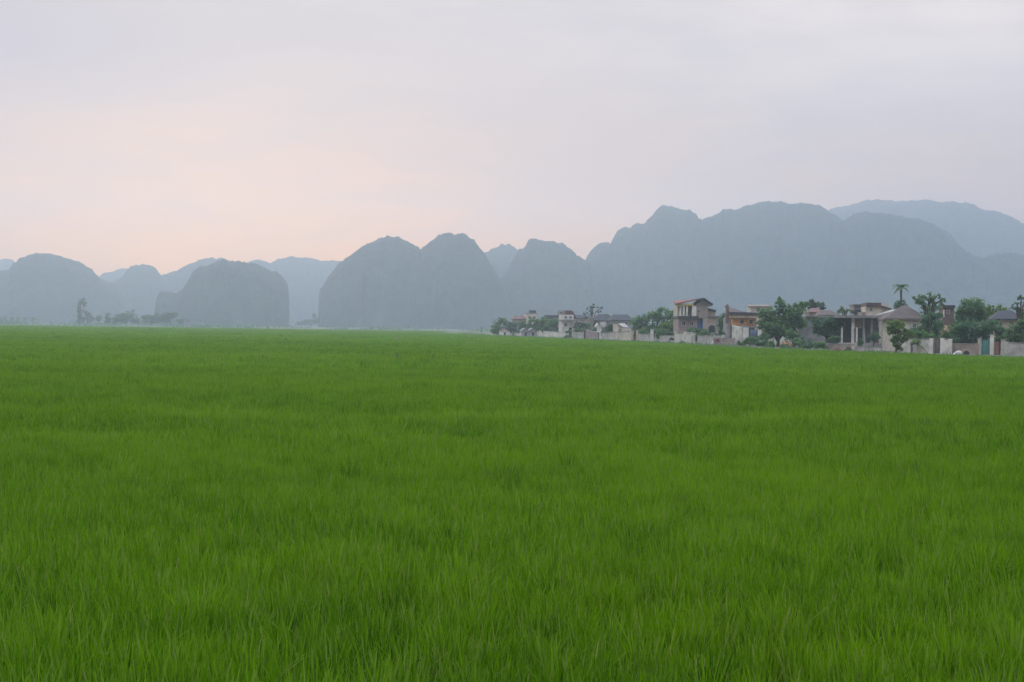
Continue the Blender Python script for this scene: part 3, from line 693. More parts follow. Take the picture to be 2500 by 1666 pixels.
# 22 brown narrow house
b = Building('house', 'narrow brown house with a dark blue flat roof right of the spiky tree', 'house', 2315, 174, 6, HG)
b.box('wall', 2303, 2328, 752, None, 0, 5, 'umber'); b.box('roof', 2300, 2330, 745.5, 752, -.3, 5.3, 'tile_dark')
b.box('chimney', 2302.5, 2304.8, 757, 775, -.35, -.01, 'white'); b.window(2310, 2318, 757, 766, 0)
b.box('lower_room', 2302, 2318, 795, None, -4.5, -1.0, 'peach')
# 23 dark hipped house on the right
b = Building('house', 'cream house with a wide dark roof at the right edge behind the hedge', 'house', 2458, 168, 6, HG)
b.box('wall', 2432, 2488, 780, None, 0, 7, 'cream'); b.hip('roof', 2432, 2488, 779, 2446, 2476, 757, 0, 7, 'tile_dark', over=.5)
b.window(2440, 2448, 785, 796, 0); b.window(2462, 2472, 785, 796, 0)
b = Building('house', 'tan house with a flat slab roof cut by the right edge of the view', 'house', 2560, 160, 6, HG)
b.box('wall', 2515, 2610, 765, None, 0, 8, 'tan'); b.box('roof', 2510, 2615, 760, 765, -.5, 8.5, 'concrete'); b.window(2530, 2545, 775, 792, 0); b.window(2565, 2580, 775, 792, 0)

# ------------------------------------------------------------------ walls, gates and posts along the lane
def DW(px, off=5.0): return De(px) + off
def lane_wall(label, xa, xb, ya, yb, mat='wall', off=5.0, offb=None, cap=True, name='boundary_wall', t=.22):
    Da, Db = DW(xa, off), DW(xb, off if offb is None else offb)
    A, B = ground_at(xa, Da), ground_at(xb, Db)
    ha, hb_ = (base_py(xa, Da) - ya) * Da / F, (base_py(xb, Db) - yb) * Db / F
    root = empty(name, A); tag(root, label, 'wall', 'walls along the village lane')
    d = B - A; L = d.length; nrm = Vector((-d.y, d.x, 0)).normalized() * t
    m = MB()
    def pt(s_, side, z): q = d * s_ + nrm * side; return (q.x, q.y, z)
    m.solid([pt(0, 0, 0), pt(1, 0, 0), pt(1, 1, 0), pt(0, 1, 0), pt(0, 0, ha), pt(1, 0, hb_), pt(1, 1, hb_), pt(0, 1, ha)],
            [(0, 3, 2, 1), (4, 5, 6, 7), (0, 1, 5, 4), (1, 2, 6, 5), (2, 3, 7, 6), (3, 0, 4, 7)])
    m.build('wall_panel', M[mat], root)
    if cap:
        m = MB(); e = .25
        m.solid([pt(0, -e, ha + .003), pt(1, -e, hb_ + .003), pt(1, 1 + e, hb_ + .003), pt(0, 1 + e, ha + .003), pt(0, -e, ha + .1), pt(1, -e, hb_ + .1), pt(1, 1 + e, hb_ + .1), pt(0, 1 + e, ha + .1)],
                [(0, 3, 2, 1), (4, 5, 6, 7), (0, 1, 5, 4), (1, 2, 6, 5), (2, 3, 7, 6), (3, 0, 4, 7)])
        m.build('coping', M['concrete'], root)
    npi = max(1, int(L / 4.0))
    for i in range(npi + 1):
        s_ = i / npi; h_ = ha + (hb_ - ha) * s_ + .02; q = d * s_
        m = MB(); m.box(q.x - .17, q.x + .17, q.y - .17, q.y + .17, 0, h_ + .12); m.build('pier', M[mat], root)
    return root
def gate_post(label, x, y0, wpx, mat, off=4.6, capm='concrete'):
    D = DW(x, off); b = Building('gate_post', label, 'gate post', x, D, 0, 'gate posts along the village lane')
    wd = wpx * b.k; h_ = b.p(x, y0)[2]
    m = MB(); m.box(-wd / 2, wd / 2, 0, wd * .9, 0, h_); m.build('shaft', M[mat], b.root)
    m = MB(); m.box(-wd / 2 - .06, wd / 2 + .06, -.06, wd * .9 + .06, h_ + .002, h_ + .1); m.build('cap', M[capm], b.root)
def gate(label, x0, x1, y0, mat, off=4.8, bars=4, name='gate'):
    xc = (x0 + x1) / 2; D = DW(xc, off); b = Building(name, label, 'gate', xc, D, 0)
    xa, _, zt = b.p(x0, y0); xb = b.p(x1, y0)[0]; zt = b.p(xc, y0)[2]
    m = MB(); t = .05
    m.box(xa, xb, 0, t, zt - t, zt); m.box(xa, xb, 0, t, .06, .06 + t); m.box(xa, xa + t, 0, t, .06 + t, zt - t); m.box(xb - t, xb, 0, t, .06 + t, zt - t)
    m.build('frame', M['gate'], b.root)
    n = max(2, bars); wd = (xb - xa - 2 * t) / n
    for i in range(n):
        m = MB(); m.box(xa + t + i * wd + .01, xa + t + (i + 1) * wd - .01, .012, .038, .06 + t, zt - t); m.build('panel', M[mat], b.root)
    m = MB(); m.box(-.03, .03, -.05, -.001, zt * .5, zt * .5 + .18); m.build('handle', M['steel'], b.root)

lane_wall('grey low wall at the far left end between the hut and the first shed', 1246, 1272, 814, 813, 'wall')
lane_wall('long bright whitewashed wall dropping to the right of the grey sheds', 1318, 1372, 808, 813, 'white', t=.3, off=7)
lane_wall('grey wall between the long white wall and the small dark gate', 1398, 1426, 811, 812, 'wall')
gate('small dark gate in the grey wall below the beige house', 1426, 1432, 807, 'gate', bars=2)
lane_wall('tan wall running from the small dark gate to the slim white shed', 1432, 1455, 806, 813, 'pink')
lane_wall('low pale wall from the slim white shed to the cream gabled house', 1472, 1506, 814, 811, 'wall')
lane_wall('cream wall in front of the cream gabled house', 1507, 1541, 813, 809, 'cream', off=4)
gate_post('left of the two orange tinted gate posts', 1544.5, 807, 5, 'peach'); gate('tall dark gate between the two orange tinted posts', 1547.5, 1552.5, 808, 'gate', bars=2)
gate_post('right of the two orange tinted gate posts', 1555.5, 807, 5, 'peach')
lane_wall('stained wall right of the orange tinted gate posts', 1559, 1587, 816, 818, 'wall')
gate_post('broad white gate post below the round bushy tree', 1592, 804, 8, 'white'); gate('half open white door beside the broad white post', 1598, 1602, 814, 'white', bars=2)
lane_wall('grey wall under the round bushy tree', 1604, 1647, 820, 821, 'wall')
lane_wall('bright white wall block in front of the tallest house, left section', 1650, 1673, 812, 813, 'white', off=3, t=.5)
lane_wall('bright white wall block in front of the tallest house, right section', 1677, 1690, 813, 815, 'white', off=3, t=.5)
lane_wall('pale wall behind the small tree in front of the annex', 1706, 1766, 821, 820, 'wall')
lane_wall('rough red tinted wall under the dark tree beside the annex', 1745, 1790, 827, 828, 'pink', off=3)
lane_wall('white wall stub standing left of the orange house columns', 1791, 1808, 796, 800, 'white', off=7, cap=False)
lane_wall('low stone wall in front of the dense bushes and veranda house', 2020, 2082, 841, 843, 'tan', off=4)
lane_wall('broken pale wall below the veranda columns', 2086, 2160, 848, 850, 'wall', off=3)
lane_wall('long light grey wall below the hipped house', 2197, 2274, 829, 829, 'white', off=4)
gate_post('faded red brick gate post at the end of the long grey wall', 2278.5, 828, 7, 'brick', capm='brick'); gate('wide dark gate beside the faded red brick post', 2283, 2298, 827, 'gate', bars=5)
lane_wall('short pale wall right of the wide dark gate', 2301, 2320, 829, 831, 'white', off=4)
lane_wall('tan wall half hidden by hanging branches near the white bundle', 2321, 2385, 840, 842, 'tan', off=4.5)
gate_post('white gate post left of the teal gate', 2392, 828, 9, 'wall'); gate('tall teal gate between two pale posts', 2398, 2416, 829, 'teal', bars=4)
gate_post('tallest white gate post right of the teal gate', 2422, 818, 9, 'white')
gate('rusty brown door panel between the tallest white post and the grey post', 2428, 2441, 833, 'brick', bars=3)
gate_post('grey gate post beside the rusty door panel', 2449, 831, 9, 'wall')
lane_wall('weathered pale wall running off the right edge', 2458, 2620, 838, 846, 'wall', off=4)
lane_wall('grey wall at the right edge beyond the frame', 2625, 2760, 846, 858, 'wall', off=4)

def pole(label, x, y0, D, r=.06, mat='concrete', name='pole', lean=0.0, arm=True):
    b = Building(name, label, 'pole', x, D); h_ = b.p(x, y0)[2]
    m = MB(); m.tube([(0, 0, 0), (lean, 0, h_)], [r, r * .75]); m.build('shaft', M[mat], b.root)
    if arm: m = MB(); m.box(lean - .3, lean + .3, -.04, .04, h_ - .12, h_ - .05); m.build('crossarm', M['steel'], b.root)
pole('thin pale concrete pole among the trees at the far left end', 1264, 789, 350, .16)
pole('slender grey post standing before the veranda house at the field edge', 2113, 804, De(2113) + 1.5, .09, arm=False, lean=-.15)
pole('short pale marker post at the field edge left of the grey sheds', 1269, 813, De(1269) + 1, .16, 'white', 'marker_post', .25, arm=False)
# lattice mast far off
def mast(label, x, y0, D):
    b = Building('lattice_mast', label, 'mast', x, D); h_ = b.p(x, y0)[2]; w0, w1 = 3.0, .9
    def leg_at(sx, sy, t): w_ = w0 + (w1 - w0) * t; return (sx * w_ / 2, sy * w_ / 2, h_ * t)
    for sx in (-1, 1):
        for sy in (-1, 1):
            m = MB(); m.tube([leg_at(sx, sy, 0), leg_at(sx, sy, 1)], .34, 4); m.build('leg', M['steel'], b.root)
    m = MB(); N = 14
    for i in range(N):
        for (a, c) in (((-1, -1), (1, -1)), ((1, -1), (1, 1)), ((1, 1), (-1, 1)), ((-1, 1), (-1, -1))):
            m.tube([leg_at(*a, i / N), leg_at(*c, (i + 1) / N)], .2, 4); m.tube([leg_at(*c, i / N), leg_at(*a, (i + 1) / N)], .2, 4)
    m.build('bracing', M['steel'], b.root)
    for t in (.8, .92):
        m = MB(); m.box(-4, 4, -.15, .15, h_ * t, h_ * t + .3); m.build('crossarm', M['steel'], b.root)
mast('tall faint lattice mast in front of the twin domed hill', 888, 668, 1150)

# ------------------------------------------------------------------ trees and plants
def crown_mesh(lobes, n, leaf, seed, clump=0.42, flat_=0.0, upb=0.5):
    """lobes: (x, y, z, rx, ry, rz) in metres; leaf-sized quads gathered in clumps spread through the lobes"""
    r = np.random.default_rng(seed)
    vol = np.array([l[3] * l[5] for l in lobes]); vol = vol / vol.sum()
    P = []
    for l, f in zip(lobes, vol):
        k = max(5, int(n * f)); nc = max(6, int(k / 22))
        d = r.normal(size=(nc, 3)); d /= np.linalg.norm(d, axis=1)[:, None]
        rad = r.uniform(0.12, 1.0, (nc, 1)) ** .55
        cc = d * rad * np.array([l[3], l[4], l[5]])
        cs = r.uniform(0.13, 0.36, nc) * clump * 2 * min(l[3], l[5])
        idx = r.integers(0, nc, k)
        pts = cc[idx] + r.normal(size=(k, 3)) * cs[idx][:, None] * np.array([1, 1, .8])
        P.append(pts + np.array([l[0], l[1], l[2]]))
    P = np.concatenate(P); N = len(P)
    nr = r.normal(size=(N, 3)); nr[:, 2] = np.abs(nr[:, 2]) + upb; nr /= np.linalg.norm(nr, axis=1)[:, None]
    a = np.cross(nr, r.normal(size=(N, 3))); a /= np.linalg.norm(a, axis=1)[:, None]; b_ = np.cross(nr, a)
    sz = leaf * r.uniform(0.5, 1.25, N)[:, None]
    V = np.stack([P - a * sz, P - b_ * sz * .45, P + a * sz, P + b_ * sz * .45], 1).reshape(-1, 3)
    return fast_mesh('crown', V, np.arange(4 * N).reshape(-1, 4))

TSEED = [100]
def tree(label, basex, D, lobes, mat='leaf', dens=1.0, leaf=None, name='tree', cat='tree', group='trees of the village', trunk='bark', clump=.42, trunk_r=None, top=None):
    TSEED[0] += 1; rr = random.Random(TSEED[0])
    b = Building(name, label, cat, basex, D); tag(b.root, group=group)
    L3 = []
    for (x, y, rx, ry) in lobes:
        q = b.p(x, y); rx_, ry_ = rx * b.k * .93, ry * b.k * .93
        L3.append((q[0], rr.uniform(-.25, .25) * rx_ , max(q[2], ry_ * .8), rx_, max(rx_, ry_) * .95, ry_))
    area = sum(math.pi * l[3] * l[5] for l in L3)
    leaf = leaf or max(.13, .0011 * D)
    n = int(min(12000, 9.5 * dens * area / (leaf * leaf * .9)) )
    me = crown_mesh(L3, n, leaf, TSEED[0], clump)
    link('crown', me, M[mat], b.root)
    if trunk:
        zt = max(l[2] for l in L3); big = max(L3, key=lambda l: l[3] * l[5])
        R_ = trunk_r or (0.035 * zt + .04); m = MB()
        zb = max(.5, min(l[2] - l[5] * .5 for l in L3))
        m.tube([(0, 0, -.05), (big[0] * .15 + rr.uniform(-.1, .1), .0, zb * .6), (big[0] * .5, 0, max(big[2], zb))], [R_, R_ * .75, R_ * .5])
        for l in L3:
            if l is not big: m.tube([(big[0] * .15, 0, zb * .6), ((l[0] + big[0] * .2) * .5, l[1] * .5, (l[2] + zb) * .55), (l[0], l[1], l[2] + l[5] * .5)], [R_ * .5, R_ * .35, R_ * .12], 5)
        m.build('trunk', M[trunk], b.root)
    return b

tree('leftmost rounded green tree at the far left end of the village', 1216, 382, [(1222, 788, 17, 13), (1208, 803, 14, 13), (1228, 806, 13, 12), (1215, 812, 16, 9)], 'leaf')
tree('darker small tree just right of the leftmost village tree', 1249, 376, [(1249, 794, 14, 13), (1258, 806, 11, 11), (1244, 808, 9, 9)], 'leaf_dark')
tree('dark green bushy tree behind the first grey shed', 1276, 362, [(1272, 797, 14, 13), (1284, 800, 13, 11)], 'leaf_dark')
tree('broad bushy green tree above the grey sheds', 1318, 358, [(1300, 790, 18, 13), (1324, 785, 22, 12), (1312, 800, 20, 10), (1335, 797, 16, 12)], 'leaf')
tree('dense green tree touching the narrow cream tower house', 1358, 348, [(1347, 794, 16, 14), (1362, 789, 12, 14), (1358, 806, 16, 9)], 'leaf')
tree('low clipped bush at the foot of the tower house', 1391, De(1391) + 3, [(1386, 810, 12, 5), (1393, 822, 11, 8), (1384, 826, 8, 5)], 'leaf', name='bush', cat='bush', trunk=None)
tree('wispy pale tree with see through crown right of the tower house', 1444, 312, [(1427, 766, 10, 6), (1438, 756, 10, 7), (1449, 749, 12, 7), (1463, 757, 9, 9), (1446, 766, 9, 6), (1432, 775, 8, 5)], 'leaf_pale', dens=.28, trunk='palebark', clump=.3)
tree('dull green bush below the wispy tree', 1420, 318, [(1412, 800, 15, 11), (1428, 795, 11, 10), (1447, 793, 9, 9)], 'leaf_dark', name='bush', cat='bush')
tree('compact dark round tree right of the slim white shed', 1491, 286, [(1492, 799, 16, 13), (1482, 808, 11, 9), (1500, 806, 9, 9)], 'leaf_dark')
tree('wide tall green tree mass left of the tallest house', 1602, 264, [(1560, 786, 22, 15), (1588, 776, 24, 16), (1617, 768, 24, 15), (1646, 776, 18, 16), (1580, 800, 32, 13), (1614, 757, 6, 6), (1560, 805, 17, 10), (1625, 795, 20, 14)], 'leaf')
tree('spiky dark young tree against the balcony of the tallest house', 1650, 250, [(1642, 764, 5, 8), (1650, 760, 5, 7), (1652, 772, 9, 9), (1655, 785, 8, 10)], 'leaf_dark', dens=.7)
tree('round topped olive green tree overhanging the lane wall', 1641, 247, [(1640, 797, 34, 16), (1664, 803, 16, 12), (1618, 805, 16, 11), (1640, 810, 34, 8)], 'leaf_light', dens=.9)
tree('small light green tree in front of the tallest house', 1706, 220, [(1700, 818, 14, 12), (1712, 811, 13, 8), (1707, 826, 15, 8), (1690, 812, 8, 8)], 'leaf')
tree('dense dark tree between the annex and the orange house', 1783, 214, [(1776, 784, 25, 14), (1792, 794, 15, 16), (1768, 804, 20, 16), (1788, 817, 14, 13), (1800, 781, 10, 10)], 'leaf_dark')
tree('largest tree, broad and shaggy with a spike on top, right of the orange house', 1899, 190, [(1900, 790, 46, 26), (1873, 765, 26, 20), (1932, 762, 30, 20), (1903, 747, 16, 14), (1902, 731, 4, 10), (1953, 748, 20, 13), (1868, 793, 22, 16), (1945, 788, 26, 20), (1890, 812, 26, 12), (1965, 742, 9, 9), (1920, 776, 34, 24), (1878, 818, 24, 13), (1926, 810, 26, 14), (1900, 802, 42, 20)], 'leaf', leaf=.25)
tree('pale rounded tree peeping over the right shoulder of the largest tree', 1990, 232, [(1990, 742, 21, 14), (2006, 757, 14, 10), (1975, 746, 12, 10), (2018, 765, 8, 8)], 'leaf_pale', dens=.7)
tree('very dark round tree left of the veranda house', 2020, 179, [(2008, 793, 27, 18), (2036, 789, 22, 16), (1993, 785, 16, 11), (2018, 812, 24, 12), (2046, 806, 14, 13), (2000, 806, 16, 12)], 'leaf_dark')
tree('light green sprig of a tree above the flat slab of the veranda house', 2062, 196, [(2060, 757, 12, 7), (2072, 760, 10, 6), (2048, 763, 9, 5)], 'leaf_light', dens=.6)
tree('small round tree right below the palm', 2196, 198, [(2197, 741, 13, 10), (2185, 748, 10, 6), (2208, 748, 9, 7), (2195, 752, 15, 6)], 'leaf_dark')
tree('light green shrubby tree covering the front of the hipped house', 2188, 151, [(2183, 790, 19, 10), (2199, 795, 23, 13), (2176, 805, 12, 14), (2214, 812, 18, 10), (2192, 818, 22, 10), (2228, 820, 14, 6), (2186, 834, 13, 13), (2205, 832, 12, 12), (2192, 846, 14, 11)], 'leaf_light', leaf=.2)
tree('tall tree with upward spikes right of the palm', 2262, 167, [(2250, 737, 20, 16), (2274, 729, 18, 12), (2289, 722, 4, 11), (2268, 718, 5, 6), (2270, 749, 26, 14), (2296, 740, 9, 11), (2240, 727, 12, 8), (2301, 733, 5, 8), (2264, 764, 20, 12)], 'leaf', dens=.62, clump=.34)
tree('dull dark thicket under the spiky tree beside the hipped house', 2268, 158, [(2262, 785, 18, 24), (2240, 806, 16, 16), (2247, 815, 18, 14), (2288, 800, 14, 28), (2280, 772, 22, 14), (2268, 815, 20, 12)], 'leaf_dark', dens=.75)
tree('large domed dark tree on the right, behind the hanging branches', 2372, 167, [(2372, 750, 35, 21), (2350, 764, 20, 19), (2395, 765, 22, 16), (2360, 780, 30, 18), (2390, 782, 24, 14)], 'leaf')
tree('light topped low tree right of the large domed tree', 2425, 180, [(2415, 756, 16, 11), (2444, 757, 20, 13), (2430, 770, 24, 10)], 'leaf_light', dens=.8)
tree('wide dark tree hanging over the teal gate', 2396, 149, [(2380, 803, 34, 21), (2420, 798, 30, 17), (2358, 815, 20, 18), (2348, 800, 16, 14), (2445, 814, 20, 13), (2400, 821, 30, 11), (2335, 810, 14, 16)], 'leaf_dark')
tree('yellowish shrub beside the small peach walled room', 2322, 152, [(2322, 797, 13, 8), (2330, 808, 14, 10), (2314, 820, 14, 9), (2308, 812, 8, 8)], 'leaf_light', dens=.7, name='bush', cat='bush')
tree('thin branched tree with sparse dark foliage at the right edge', 2488, 150, [(2492, 729, 14, 8), (2476, 741, 12, 5), (2484, 755, 12, 9), (2497, 766, 10, 12), (2502, 742, 10, 8), (2470, 750, 8, 5)], 'leaf_dark', dens=.36, clump=.3)
tree('low leafy tree at the right edge above the weathered wall', 2476, 146, [(2478, 806, 22, 16), (2462, 822, 16, 12), (2495, 795, 14, 16), (2490, 824, 18, 10), (2515, 810, 16, 16)], 'leaf')
tree('rounded tree just outside the right edge', 2560, 142, [(2550, 800, 26, 24), (2575, 780, 24, 20), (2540, 820, 20, 14)], 'leaf_dark')
# trees in the yards behind
BG = [(1236, 395, 1230, 800, 15, 9), (1268, 400, 1268, 792, 14, 9), (1345, 372, 1345, 806, 18, 9), (1392, 352, 1398, 798, 16, 11), (1466, 345, 1452, 796, 16, 9), (1508, 340, 1512, 800, 18, 8),
      (1548, 330, 1548, 798, 18, 12), (1600, 330, 1610, 806, 30, 10), (1665, 300, 1660, 806, 18, 10), (1722, 270, 1724, 812, 15, 9), (1762, 262, 1768, 782, 14, 10), (1812, 252, 1815, 812, 20, 11), (1850, 250, 1850, 800, 22, 16),
      (1935, 240, 1940, 800, 28, 20), (1985, 250, 1980, 800, 24, 22), (2188, 205, 2250, 785, 22, 18), (2300, 196, 2296, 790, 18, 22), (2335, 190, 2338, 795, 20, 24), (2420, 196, 2420, 780, 22, 20), (2452, 190, 2455, 800, 24, 16), (2500, 186, 2505, 790, 24, 22)]
BL = ['behind the hut at the far left end', 'behind the red brown roofed house', 'behind the long whitewashed wall', 'behind the narrow cream tower house', 'behind the slim white shed', 'behind the cream gabled house',
      'behind the orange tinted gate posts', 'behind the broad white gate post', 'behind the bright white wall block', 'behind the annex doorway', 'between the annex and the brown parapet', 'behind the orange house columns', 'under the white upper room',
      'behind the trunk of the largest tree', 'behind the pale grey walled house', 'behind the hipped house, right side', 'behind the wide dark gate', 'behind the narrow brown house', 'behind the large domed tree', 'left of the cream house with the wide dark roof', 'behind the right edge of the view']
for (bx_, D_, x, y, rx, ry), lb in zip(BG, BL):
    tree('background yard tree ' + lb, x, D_, [(x, y, rx, ry), (x - rx * .5, y + ry * .6, rx * .7, ry * .8), (x + rx * .55, y + ry * .5, rx * .65, ry * .8), (x, y + ry * 1.2, rx, ry * .7)], ('leaf_dark', 'leaf')[int(x) % 2], dens=.8, group='yard trees behind the houses')
# garden shrubs leaning over the walls
for x, y, rx, lb in ((1264, 812, 12, 'garden shrub filling the gap between the hut and the sheds'), (1331, 801, 13, 'garden shrub over the near end of the long whitewashed wall'), (1412, 806, 13, 'garden shrub above the grey wall beside the tower house'),
        (1444, 804, 11, 'garden shrub over the tan wall left of the slim white shed'), (1480, 812, 12, 'low garden shrub right of the slim white shed'), (1565, 812, 16, 'garden shrub over the stained wall right of the orange tinted posts'),
        (1622, 814, 20, 'garden shrub between the broad white post and the round bushy tree'), (1690, 806, 14, 'garden shrub over the right section of the white wall block'), (1722, 815, 16, 'garden shrub below the blue shutters'),
        (1756, 816, 14, 'garden shrub under the arched opening of the annex'), (1862, 820, 14, 'garden shrub left of the largest tree trunk'), (1935, 815, 16, 'garden shrub right of the largest tree trunk'), (2038, 826, 14, 'garden shrub over the low stone wall'),
        (2102, 832, 8, 'small potted shrub between the veranda columns'), (2134, 818, 12, 'leafy shrub before the middle of the veranda'), (2216, 822, 14, 'garden shrub at the left end of the long grey wall'), (2246, 815, 18, 'garden shrub over the middle of the long grey wall'),
        (2268, 818, 14, 'garden shrub at the red brick post'), (2312, 822, 14, 'garden shrub above the short pale wall'), (2346, 830, 18, 'drooping shrub over the tan wall'), (2372, 832, 14, 'drooping shrub left of the teal gate'), (2440, 826, 14, 'garden shrub above the rusty door panel'), (2478, 832, 18, 'garden shrub over the weathered wall at the right edge')):
    tree(lb, x, De(x) + 8.5, [(x, y, rx, rx * .62), (x - rx * .6, y + 5, rx * .6, rx * .5), (x + rx * .6, y + 4, rx * .65, rx * .5), (x, y + 10, rx * .9, rx * .5)], ('leaf', 'leaf_dark', 'leaf')[int(x) % 3], name='bush', cat='bush', group='garden shrubs behind the lane walls')
# bushes along the field edge in front of the orange house
for i, (x, y, rx, ry, mt, lb) in enumerate([
        (1812, 838, 11, 7, 'leaf', 'leftmost small bush at the field edge below the orange house columns'),
        (1832, 832, 17, 11, 'leaf', 'tall rounded bush at the field edge below the blue tarp'),
        (1858, 834, 19, 11, 'leaf_dark', 'wide dark bush at the field edge left of the brick heap'),
        (1882, 840, 14, 9, 'leaf', 'low bush at the foot of the largest tree, left side'),
        (1918, 845, 14, 8, 'leaf_dark', 'small dark bush directly in front of the brick heap'),
        (1948, 838, 18, 12, 'leaf', 'bush below the pale succulent plants'),
        (1974, 844, 17, 10, 'leaf_dark', 'dark bush right of the pale succulent plants'),
        (2003, 843, 18, 10, 'leaf', 'last broad bush of the row, below the very dark tree'),
        (2072, 853, 10, 5, 'leaf_tan', 'dry tuft of weeds below the stone wall')]):
    tree(lb, x, De(x) + 1.6, [(x, y, rx, ry), (x - rx * .5, y + ry * .4, rx * .6, ry * .6), (x + rx * .5, y + ry * .4, rx * .6, ry * .6)], mt, name='bush', cat='bush', group='bushes at the field edge', trunk=None)
# far trees on the left
FG = 'far trees beyond the field'
for x, lb in ((3, 'first of the far row of tiny trees, cut by the left edge'), (15, 'second tiny tree of the far left row'), (28, 'third tiny tree of the far left row, slightly leaning'), (43, 'fourth tiny tree of the far left row'), (60, 'fifth tiny tree of the far left row'), (82, 'taller tiny tree ending the far left row')):
    tree(lb, x, 960, [(x, 778, 6, 4.5), (x - 2, 784, 5, 3.5)], 'leaf', dens=.6, leaf=.6, group=FG)
tree('tall narrow tree with a leaning top rising alone on the left', 194, 900, [(199, 736, 9, 9), (205, 744, 6, 7), (191, 750, 5, 10), (193, 763, 6, 11), (194, 777, 6, 10), (193, 786, 7, 5)], 'leaf_dark', leaf=.65, group=FG, clump=.3)
tree('dry tan tree beside the tall narrow tree', 214, 930, [(212, 768, 9, 10), (221, 780, 8, 8), (207, 782, 8, 8)], 'leaf_tan', leaf=.6, dens=.8, group=FG)
tree('small round bush right of the dry tan tree', 240, 930, [(240, 778, 8, 8)], 'leaf_dark', leaf=.6, group=FG)
tree('small upright tree at the left of the far thicket', 262, 900, [(262, 774, 9, 10), (264, 784, 9, 7)], 'leaf_dark', leaf=.6, group=FG)
tree('biggest clump of the far thicket with a small peak', 308, 900, [(298, 777, 24, 12), (316, 770, 16, 10), (322, 760, 3, 5), (330, 782, 14, 9), (285, 783, 14, 8)], 'leaf_dark', leaf=.65, group=FG)
tree('flat topped clump in the middle of the far thicket', 370, 900, [(358, 776, 15, 9), (378, 774, 16, 9), (368, 784, 26, 7)], 'leaf_dark', leaf=.65, group=FG)
tree('right hand rounded clump of the far thicket', 415, 900, [(408, 772, 20, 10), (424, 768, 10, 8), (400, 782, 20, 8), (440, 783, 12, 7)], 'leaf_dark', leaf=.65, group=FG)
tree('faint pale clump of trees in the gap between block hill and twin domes', 760, 1250, [(766, 772, 7, 8), (755, 787, 22, 7), (735, 790, 16, 5), (773, 783, 10, 8)], 'leaf_dark', leaf=.8, group=FG)
tree('faint low tree at the foot of the block hill', 484, 1200, [(480, 788, 8, 5), (488, 790, 8, 4)], 'leaf_dark', leaf=.8, group=FG)
b = Building('hut', 'tiny pale hut right of the far thicket', 'hut', 455, 880)
b.gable('wall', [(448, None), (448, 783), (456, 778), (464, 783), (464, None)], 0, 5, 'grey'); b.slab('roof', [(447, 783.5, -.3), (456, 777.5, -.3), (456, 777.5, 5.3), (447, 783.5, 5.3)], .2, 'concrete'); b.slab('roof', [(456, 777.5, -.3), (465, 783.5, -.3), (465, 783.5, 5.3), (456, 777.5, 5.3)], .2, 'concrete')

# a low belt of scrub beyond the field, at the foot of the hills
r = np.random.default_rng(5); P = []
for _ in range(170):
    px = r.uniform(-250, 2750); D = r.uniform(760, 1350); c = ground_at(px, D, 0.0)
    hgt = r.uniform(.6, 1.8) if r.random() < .9 else r.uniform(2, 3.5); wd = r.uniform(5, 22)
    q = r.normal(size=(60, 3)) * np.array([wd * .5, 2.5, hgt * .3]) + np.array([c.x, c.y, hgt * .5]); q[:, 2] = np.abs(q[:, 2]); P.append(q)
P = np.concatenate(P); N = len(P); nr = r.normal(size=(N, 3)); nr /= np.linalg.norm(nr, axis=1)[:, None]
a = np.cross(nr, r.normal(size=(N, 3))); a /= np.linalg.norm(a, axis=1)[:, None]; bb = np.cross(nr, a); sz = r.uniform(.4, 1.0, N)[:, None]
o = link('scrub', fast_mesh('scrub', np.stack([P - a * sz, P - bb * sz * .6, P + a * sz, P + bb * sz * .6], 1).reshape(-1, 3), np.arange(4 * N).reshape(-1, 4)), M['leaf_dark'])
tag(o, 'low belt of hazy scrub between the field and the hills', 'scrub', kind='stuff')
# weeds along the bank
P = []
for _ in range(900):
    y = r.uniform(60, 430); x = float(edge_x(y)) + r.uniform(-1.0, .1); hgt = r.uniform(.12, .38) * (1.8 if r.random() < .12 else 1)
    q = r.normal(size=(26, 3)) * np.array([.28, .4, hgt * .35]) + np.array([x, y, GZ - .15 + hgt * .4]); P.append(q)
P = np.concatenate(P); N = len(P); nr = r.normal(size=(N, 3)); nr /= np.linalg.norm(nr, axis=1)[:, None]
a = np.cross(nr, r.normal(size=(N, 3))); a /= np.linalg.norm(a, axis=1)[:, None]; bb = np.cross(nr, a); sz = r.uniform(.06, .16, N)[:, None]
o = link('weeds', fast_mesh('weeds', np.stack([P - a * sz, P - bb * sz * .5, P + a * sz, P + bb * sz * .5], 1).reshape(-1, 3), np.arange(4 * N).reshape(-1, 4)), M['leaf'])
tag(o, 'ragged weeds along the bank between rice and lane', 'weeds', kind='stuff')

